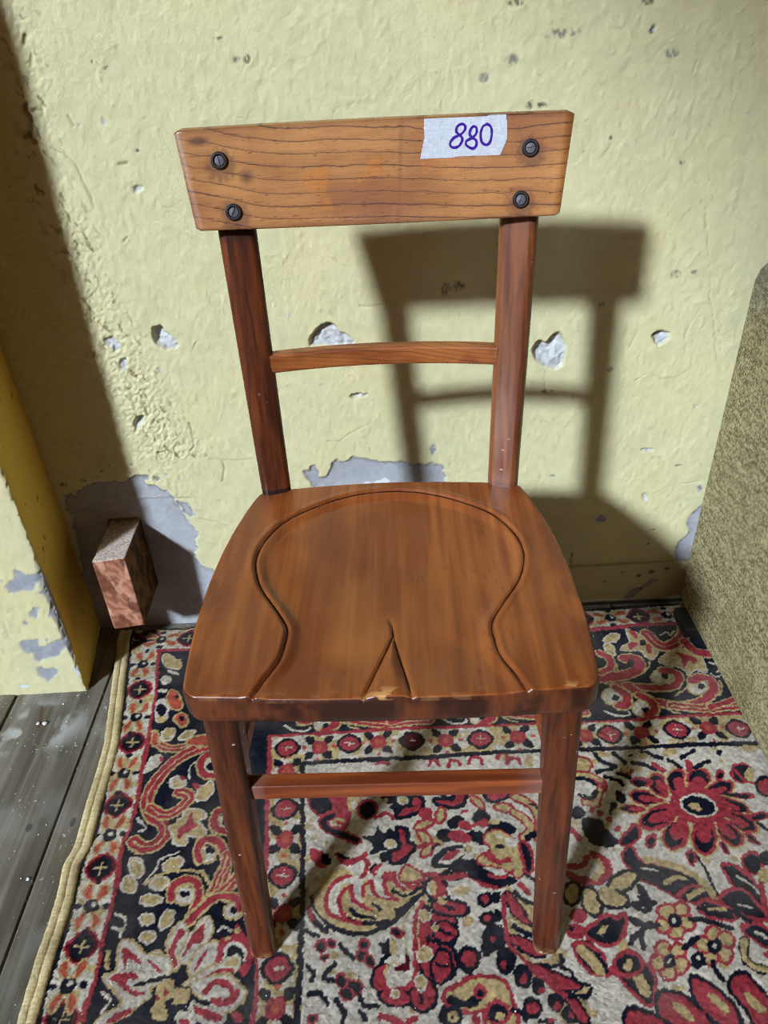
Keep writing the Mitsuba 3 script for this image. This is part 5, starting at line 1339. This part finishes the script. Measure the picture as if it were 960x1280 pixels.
# the overcast tan edge: two plump cords along the left side
by = np.linspace(-1.42, -0.022, 240) * 1000
bx = np.interp(by, side_y[0][:, 0], side_y[0][:, 1])
wob = 1.5 * nz(by, by * 0, 60, 2, 31)
for off, rad in ((-4.5, 7.0), (-15.5, 7.0)):
    t = np.linspace(0, 2 * math.pi, 10, endpoint=False)
    rings = []
    for a, b, w_ in zip(bx + wob, by, nz(by, by * 0, 4.0, 2, 32 + int(off))):
        rr = rad * (1 + 0.25 * w_); rings.append(np.stack([(a + off + rr * np.cos(t)) / 1000, np.full(10, b / 1000), (-1.2 + rr * 0.62 * np.sin(t)) / 1000], 1))
    add('rug__binding', loft(rings), 'rug_binding', smooth=60)
tag('rug__binding', 'plump tan overcast edge cord')
tag('rug__binding_001', 'plump tan overcast edge cord')

# ------------------------------------------------------------------ the chair
HS = 0.4526          # height of the seat
V_HALF = np.array([[-0.012, .181], [-0.006, .1865], [0.0, .1895], [.02, .1935], [.06, .197], [.105, .199], [.15, .1985], [.21, .1945], [.246, .190], [.284, .183], [.32, .1745], [.345, .166], [.362, .158]])
from scipy.interpolate import PchipInterpolator
half = PchipInterpolator(V_HALF[:, 0], V_HALF[:, 1], extrapolate=True)
sg, tg = np.meshgrid(1 - (1 - np.linspace(0, 1, 131)) ** 1.0, np.linspace(0, 1, 261))
sg = np.concatenate([-sg[:, :0:-1], sg], 1); tg = np.concatenate([tg[:, :0:-1], tg], 1)
r2d = lambda a: a * a * (3 - 2 * a)
v0 = -0.0065 * (1 - sg ** 2) + 0.0015 + 0.012 * np.clip((np.abs(sg) - 0.94) / 0.06, 0, 1) ** 2; v1 = 0.361 - 0.013 * sg ** 2 - 0.008 * np.clip((np.abs(sg) - 0.9) / 0.1, 0, 1) ** 2
V = v0 + (v1 - v0) * tg
Uu = sg * half(V)
GROOVE = np.array([(.130, -.020), (.127, -.006), (.117, .02), (.106, .045), (.1025, .068), (.103, .09), (.117, .118), (.138, .154), (.149, .187), (.151, .215), (.145, .243), (.131, .272), (.113, .293), (.090, .310), (.064, .325), (.033, .336), (0, .3395)])
gl = catmull(np.vstack([GROOVE, (GROOVE * [-1, 1])[-2::-1]]), False, 6)
reg_in = Polygon(gl)
LG = LineString(gl)
pts = shapely.points(Uu, V)
dg = shapely.distance(LG, pts) * np.where(shapely.contains_xy(reg_in, Uu, V), 1, -1)
ramp = np.clip(dg / 0.016, 0, 1)
fr_ = 0.35 + 0.65 * r2d(np.clip((V + 0.005) / 0.06, 0, 1))
zt = -0.0055 * r2d(ramp) * fr_ - 0.0060 * np.exp(-((Uu / 0.085) ** 2 + ((V - 0.21) / 0.085) ** 2)) * np.clip(dg / 0.02, 0, 1) - 0.0016 * np.exp(-(((np.abs(Uu) - 0.07) / 0.04) ** 2 + ((V - 0.05) / 0.05) ** 2)) * np.clip(dg / 0.02, 0, 1)
zt += -0.0030 * np.exp(-(np.abs(dg) / 0.0022) ** 2) + 0.0012 * np.exp(-((dg + 0.005) / 0.004) ** 2)
tri = Polygon([(.003, .086), (-.012, .040), (-.027, -.02), (.026, -.02), (.016, .030)])
TL_ = LineString([(.001, .104), (.003, .092), (.004, .082), (-.004, .058), (-.012, .034), (-.024, -.004), (-.027, -.02)]); TR_ = LineString([(.004, .082), (.007, .064), (.014, .032), (.021, -.004), (.023, -.02)])
intri = shapely.contains_xy(tri, Uu, V); dt = np.minimum(shapely.distance(TL_, pts), shapely.distance(TR_, pts))
zt += np.where(intri, 0.0040 * r2d(np.clip(dt / 0.012, 0, 1)), 0) * (0.4 + 0.6 * fr_) - 0.0024 * np.exp(-(dt / 0.0018) ** 2)
zt += 0.0008 * nz(Uu, V, 0.05, 3, 5) + 0.0003 * nz(Uu, V, 0.010, 2, 6)
e = np.minimum(np.minimum((1 - np.abs(sg)) * half(V), tg * (v1 - v0)), (1 - tg) * (v1 - v0)); ER = 0.0042
zt -= np.where(e < ER, ER - np.sqrt(np.clip(ER ** 2 - (ER - np.clip(e, 0, ER)) ** 2, 0, None)), 0)
TH = 0.0345
top = np.stack([Uu, V, HS + zt], -1)
ny_, nx_ = sg.shape
ring_i = np.concatenate([np.stack([np.zeros(nx_, int), np.arange(nx_)], 1), np.stack([np.arange(1, ny_), np.full(ny_ - 1, nx_ - 1)], 1), np.stack([np.full(nx_ - 1, ny_ - 1), np.arange(nx_ - 2, -1, -1)], 1), np.stack([np.arange(ny_ - 2, 0, -1), np.zeros(ny_ - 2, int)], 1)])
rim = top[ring_i[:, 0], ring_i[:, 1]]
inn = rim - [0, 0.17, 0]; inn[:, 2] = 0; inn /= np.linalg.norm(inn, axis=1, keepdims=True)
rings = [rim]
for dz_, push in ((0.010, 0.0004), (0.020, 0.0004), (TH - ER - 0.005, 0.0), (TH - ER - 0.0015, -0.0016), (TH - ER, -0.005), (TH - ER, -0.03)):
    q = rim + inn * push; q[:, 2] = HS - ER - dz_; rings.append(q)
last = rings[-1]; nb = len(last); jj = np.arange(nb)
under = trimesh.Trimesh(np.vstack([last, last.mean(0)]), np.stack([np.full(nb, nb), jj, (jj + 1) % nb], 1), process=False)
m = trimesh.util.concatenate([grid_mesh(top), loft(rings, caps=False), under])
m.merge_vertices(digits_vertex=6)
m.fix_normals()
scene['chair__seat'] = mikit.ply(to_chair(m), 'seat_wood', smooth=50)
tag('chair', 'old varnished wooden dining chair with a carved saddle seat standing on the rug', 'chair')
tag('chair__back_post_001', 'paler back post')
tag('chair__seat', 'glossy brown saddle seat with a carved outline')

# dark dirt line lying in the carved groove and beside the ridge
from scipy.spatial import cKDTree
seat_tree = cKDTree(np.column_stack([Uu.ravel(), V.ravel()]))


def groove_line(line2d, width, lift):
    p = np.asarray(line2d); p = p[p[:, 1] > -0.003]
    d = np.gradient(p, axis=0); d /= np.linalg.norm(d, axis=1, keepdims=True); nrm = np.stack([-d[:, 1], d[:, 0]], 1)
    w_ = width * (0.75 + 0.7 * (meshkit.noise(np.column_stack([p * 60, p[:, :1] * 0]), 3)))
    taper = np.clip(np.minimum(np.arange(len(p)), np.arange(len(p))[::-1]) / 6, 0.15, 1)
    rows = np.stack([p - nrm * (w_ * taper)[:, None], p, p + nrm * (w_ * taper)[:, None]], 1)
    dd_, ii_ = seat_tree.query(rows.reshape(-1, 2), k=4); ww_ = 1 / (dd_ + 1e-6)
    zz = ((HS + zt).ravel()[ii_] * ww_).sum(1) / ww_.sum(1); zz = zz.reshape(len(p), 3)
    return grid_mesh(np.concatenate([rows, (zz + lift)[..., None]], -1))


keep = (gl[:, 1] > -0.004)
mm = [groove_line(gl[keep], 0.0007, 0.00025)] + [groove_line(np.array([L.interpolate(t).coords[0] for t in np.linspace(0, L.length * 0.84, 40)]), 0.0006, 0.00025) for L in (TL_, TR_)]
scene['chair__seat__groove_dirt'] = mikit.ply(to_chair(trimesh.util.concatenate(mm)), {'type': 'twosided', 'bsdf': {'type': 'diffuse', 'reflectance': {'type': 'rgb', 'value': lin(58, 29, 18).tolist()}}}, smooth=False)
tag('chair__seat__groove_dirt', 'dark line worn into the carved groove', kind='stuff')

# front legs
for s_ in (-1, 1):
    a, b = np.array([s_ * .168, .0394, HS - TH + 0.006]), np.array([s_ * .1744, -.0024, 0.0034])
    path = [a + (b - a) * t for t in np.linspace(0, 1, 12)]
    k = add('chair__front_leg', to_chair(bar(path, [(.0180 - .0030 * t, .0180 - .0030 * t) for t in np.linspace(0, 1, 12)], [1, 0, 0], 0.010, 0.004)), 'post_wood', 40)
# back posts: one bent piece each, from foot to behind the board
for s_ in (-1, 1):
    zz = np.concatenate([np.linspace(0.0034, 0.40, 9), np.linspace(0.43, 0.858, 14)])
    uu = np.interp(zz, [0, .30, .4526, .77, .862], [.158, .148, .1460, .1532, .1553])
    vv = np.interp(zz, [0, .25, .38, .4526, .60, .77, .862], [.420, .375, .356, .3505, .3640, .3815, .3905])
    path = np.stack([s_ * uu, vv, zz], 1)
    tw = np.interp(zz, [0, .45, .76], [16, 16, 9] if s_ < 0 else [20, 20, 16])
    sec = rrect(.0188, .0115, .0075, 5)
    rings = []
    for q, d, t in zip(path, np.gradient(path, axis=0), tw):
        d = d / np.linalg.norm(d); r = np.array([math.cos(math.radians(s_ * t)), -math.sin(math.radians(s_ * t)), 0.0]); r -= d * (r @ d); r /= np.linalg.norm(r); f_ = np.cross(d, r)
        wd = np.interp(q[2], [0, .3, .45, .77], [.78, .92, .98, 1.10])
        rings.append(q + sec[:, :1] * wd * r + sec[:, 1:] * f_ + f_ * np.where(np.abs(sec[:, :1]) < .012, 0.0012, 0) * np.sign(sec[:, 1:]))
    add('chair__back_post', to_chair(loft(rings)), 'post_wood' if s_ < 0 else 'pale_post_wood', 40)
    # dark joint line where the post meets the seat
# cross rail
uu = np.linspace(-.1345, .1345, 25)
path = np.stack([uu, .3675 + .012 * (1 - (uu / .1345) ** 2), 0.6205 + 0.0012 * (1 - (uu / .1345) ** 2)], 1)
add('chair__back_rail', to_chair(bar(path, (.0113, .0092), [0, 0, 1], 0.0035, 0.002)), 'rail_wood', 40)
# stretchers
uu = np.linspace(-.1575, .1575, 9)
add('chair__stretcher', to_chair(bar(np.stack([uu, np.full(9, .0275), .2825 - 0.0095 * 0 + 0 * uu], 1), (.0108, .0085), [0, 0, 1], 0.002, 0.002)), 'stretcher_wood', 40)
for s_ in (-1, 1):
    add('chair__stretcher', to_chair(bar(np.stack([np.linspace(s_ * .166, s_ * .152, 6), np.linspace(.035, .366, 6), np.full(6, .318)], 1), (.0108, .0085), [0, 0, 1], 0.002, 0.002)), 'stretcher_wood', 40)
uu = np.linspace(-.145, .145, 5)
add('chair__stretcher', to_chair(bar(np.stack([uu, np.full(5, .371), np.full(5, .285)], 1), (.0108, .0085), [0, 0, 1], 0.002, 0.002)), 'stretcher_wood', 40)


# back board
def board_v(u, w):
    return .3493 + (np.asarray(w) - .7771) * .2403 + .013 * (1 - (np.asarray(u) / .2) ** 2)


BT = 0.019
ss_ = np.linspace(-1, 1, 81)
rings = []
for s_ in np.concatenate([[-1.0] * 3, ss_, [1.0] * 3]) if False else ss_:
    uu_t, uu_b = s_ * .2015, s_ * .1905
    wt, wb = .8705, .7772 - .0035 * (1 - s_ ** 2)
    hh = (wt - wb) / 2; o = rrect(BT / 2, hh, 0.0022, 4)
    shrink = np.clip((1 - abs(s_)) / 0.012, 0, 1); k = 0.0022 * (1 - math.sqrt(max(0, 1 - (1 - shrink) ** 2)))
    ow = o[:, 1] * (1 - k / hh); ov = o[:, 0] * (1 - k / (BT / 2))
    w_ = (wt + wb) / 2 + ow; u_ = uu_b + (uu_t - uu_b) * (w_ - wb) / (wt - wb)
    rings.append(np.stack([u_, board_v(u_, w_) + BT / 2 + ov, w_], 1))
scene['chair__backrest'] = mikit.ply(to_chair(loft(rings)), 'board_wood', smooth=50)
tag('chair__backrest', 'wide trapezoid back board with dark open grain')


def on_board(u, w, lift):
    """position and frame on the front of the board"""
    du = (board_v(u + 1e-4, w) - board_v(u - 1e-4, w)) / 2e-4; dw = .2403
    n_ = np.array([du, -1.0, dw]); n_ /= np.linalg.norm(n_)
    return np.array([u, float(board_v(u, w)), w]) + n_ * lift, n_


for k, (u, w, slot) in enumerate(((-.1588, .8414, 100), (-.1496, .793, 60), (.1588, .8398, 5), (.1503, .7929, 75))):
    p, n_ = on_board(u, w, 0.0)
    ax = np.cross([0, 0, 1.0], n_); ax /= np.linalg.norm(ax); M = np.eye(4); M[:3, 0], M[:3, 1], M[:3, 2], M[:3, 3] = ax, np.cross(n_, ax), n_, p
    ringm = lathe([(.0086, -.003), (.0086, .0012), (.0080, .0024), (.0070, .0033), (.0062, .0033), (.0056, .0022), (.0054, -.003)], 36)
    i_, o_ = ringm, None
    ringm.apply_transform(M); bk = add('chair__backrest__bolt', to_chair(ringm), 'dark_steel', 40)
    head = lathe([(.0053, -.003), (.0053, .0010), (.0047, .0018), (.0001, .0021)], 28)
    cut = trimesh.creation.box([.0115, .0014, .004]); cut.apply_transform(trimesh.transformations.rotation_matrix(math.radians(slot), [0, 0, 1])); cut.apply_translation([0, 0, .0026])
    try: head = trimesh.boolean.difference([head, cut], engine='manifold')
    except Exception: pass
    head.apply_transform(M)
    add('chair__backrest__bolt_head', to_chair(head), 'worn_steel', 35)

# strip of paper tape with the handwritten number, stuck on the board
g = Polygon(np.array(TAPE_OUTLINE, float).reshape(-1, 2) / 1e4)
tu, tw_ = np.meshgrid(np.linspace(.0460, .1370, 94), np.linspace(.8325, .8712, 40))
ok = shapely.contains_xy(g.buffer(0.0004), tu, tw_)
tp = np.stack([tu, board_v(tu, np.minimum(tw_, .8700)) - 0.0006, tw_], -1)
gm = grid_mesh(tp); f = gm.faces; okv = ok.ravel(); gm.update_faces(okv[f].all(1)); gm.remove_unreferenced_vertices()
scene['chair__tape'] = mikit.ply(to_chair(gm), 'paper_tape', smooth=True)
tag('chair__tape', 'strip of white paper tape with 880 written on it')
for d in TAPE_DIGITS:
    p = catmull(np.array(d, float).reshape(-1, 2) / 1e4, False, 6)
    dd = np.gradient(p, axis=0); dd /= np.linalg.norm(dd, axis=1, keepdims=True) + 1e-9; nr = np.stack([-dd[:, 1], dd[:, 0]], 1) * 0.00115 * (0.85 + 0.4 * meshkit.noise(np.column_stack([p * 300, p[:, :1] * 0]), 2))[:, None]
    rows = np.stack([p - nr, p, p + nr], 1)
    P3 = np.stack([rows[..., 0], board_v(rows[..., 0], rows[..., 1]) - 0.0009, rows[..., 1]], -1)
    add('chair__tape__digit', to_chair(grid_mesh(P3)), 'purple_ink', False)
tag('chair__tape__digit', 'purple handwritten 8'); tag('chair__tape__digit_001', 'purple handwritten 8'); tag('chair__tape__digit_002', 'purple handwritten 0')

# ------------------------------------------------------------------ timber stub standing out of the wall
def stub():
    sec = rrect(.0268, .0745, .0022, 3)
    rings = []
    for y_, k in ((0.012, 0), (-0.02, 0), (-0.06, 0), (-0.1045, 0), (-0.1065, .0008), (-0.1075, .0022)):
        t = np.clip((0.0 - y_) / 0.107, 0, 1)
        o = np.sign(sec) * (np.abs(sec) - k)
        rings.append(np.column_stack([o[:, 0] - .4615 + 0.002 * t, np.full(len(o), y_) + 0.003 * (o[:, 0] / .027), o[:, 1] + .1615 - 0.001 * t + 0.0012 * np.sin(o[:, 0] * 300)]))
    m = loft(rings)
    for _ in range(3): m = m.subdivide()
    d = meshkit.fbm(m.vertices * 90, 3, 4) - 0.5
    m.vertices += m.vertex_normals * (d * 0.0022)[:, None]
    return m


scene['timber_block'] = mikit.ply(stub(), 'timber', smooth=45)
tag('timber_block', 'sawn brown timber end sticking out of the bare cement at the foot of the wall', 'wood block')

# ------------------------------------------------------------------ armchair on the right, seen from its flank
def slab(outline, x0, x1, r):
    """outline (y, z) thickened along x, rims rounded"""
    g = Polygon(outline)
    rings, n = [], 160
    for xx, k in [(x0, r), (x0 + r * .13, r * .5), (x0 + r * .5, r * .13), (x0 + r, 0), (x1 - r, 0), (x1 - r * .5, r * .13), (x1 - r * .13, r * .5), (x1, r)]:
        b = g.buffer(-k) if k else g
        L = LineString(b.exterior.coords); t0 = L.project(shapely.Point(-0.45, 0.0))
        q = np.array([L.interpolate((t0 + L.length * i / n) % L.length).coords[0] for i in range(n)])
        rings.append(np.column_stack([np.full(n, xx), q]))
    return loft(rings)


def rounded(y0, y1, z0, z1, r_tr, r_tf, r_b=0.01):
    out = []
    for cy_, cz_, r, t0 in ((y1 - r_tr, z1 - r_tr, r_tr, 0), (y0 + r_tf, z1 - r_tf, r_tf, 90), (y0 + r_b, z0 + r_b, r_b, 180), (y1 - r_b, z0 + r_b, r_b, 270)):
        for t in np.linspace(t0, t0 + 90, 10): out.append((cy_ + r * math.cos(math.radians(t)), cz_ + r * math.sin(math.radians(t))))
    return out


AX = 0.536
arm = rounded(-0.86, -0.026, 0.020, 0.656, 0.046, 0.10)
add('armchair__arm', slab(arm, AX, AX + 0.10, 0.010), 'fabric', 40)
add('armchair__arm', slab(arm, AX + 0.66, AX + 0.76, 0.010), 'fabric', 40)
add('armchair__seat_base', box(AX + 0.098, AX + 0.662, -0.82, -0.05, 0.05, 0.30, 0.02), 'fabric', 40)
add('armchair__seat_cushion', box(AX + 0.103, AX + 0.657, -0.85, -0.22, 0.298, 0.44, 0.04), 'fabric', 40)
add('armchair__back', slab(rounded(-0.24, -0.03, 0.25, 0.86, 0.06, 0.06), AX + 0.098, AX + 0.662, 0.03), 'fabric', 40)
for px_, py_ in ((AX + 0.012, -0.085), (AX + 0.012, -0.80), (AX + 0.71, -0.085), (AX + 0.71, -0.80)):
    add('armchair__foot', box(px_ - .03, px_ + .03, py_ - .03, py_ + .03, 0.0025, 0.024, 0.004), 'black_plastic', 40)
tag('armchair', 'olive woven fabric armchair at the right edge, its flat side towards the chair', 'armchair')
tag('armchair__foot', 'low black foot')

# ------------------------------------------------------------------ crumbs of lime on floor and rug
rng = np.random.default_rng(77)
crumbs = []
def crumb(x_, y_, z_, r):
    m = trimesh.creation.icosphere(subdivisions=0, radius=r); m.vertices *= rng.uniform(.5, 1.2, (len(m.vertices), 1)) * [1, 1, .55]; m.apply_translation([x_, y_, z_ + r * .25]); crumbs.append(m)
for x_, y_, r in ((-.592, -.232, .005), (-.604, -.23, .004), (-.556, -.23, .0022), (-.52, -.505, .0028), (-.575, -.19, .002)): crumb(x_, y_, FLOOR, r)
for _ in range(70): crumb(rng.uniform(-.72, -.5), rng.uniform(-.62, -.17), FLOOR, rng.uniform(.0006, .0016))
for _ in range(150): crumb(rng.uniform(-.43, .53), rng.uniform(-.74, -.05), 0.0016, rng.uniform(.0005, .0013))
scene['plaster_crumbs'] = mikit.ply(trimesh.util.concatenate(crumbs), 'lime')
tag('plaster_crumbs', 'scattered white plaster crumbs on the boards and the rug', 'crumbs', kind='stuff')
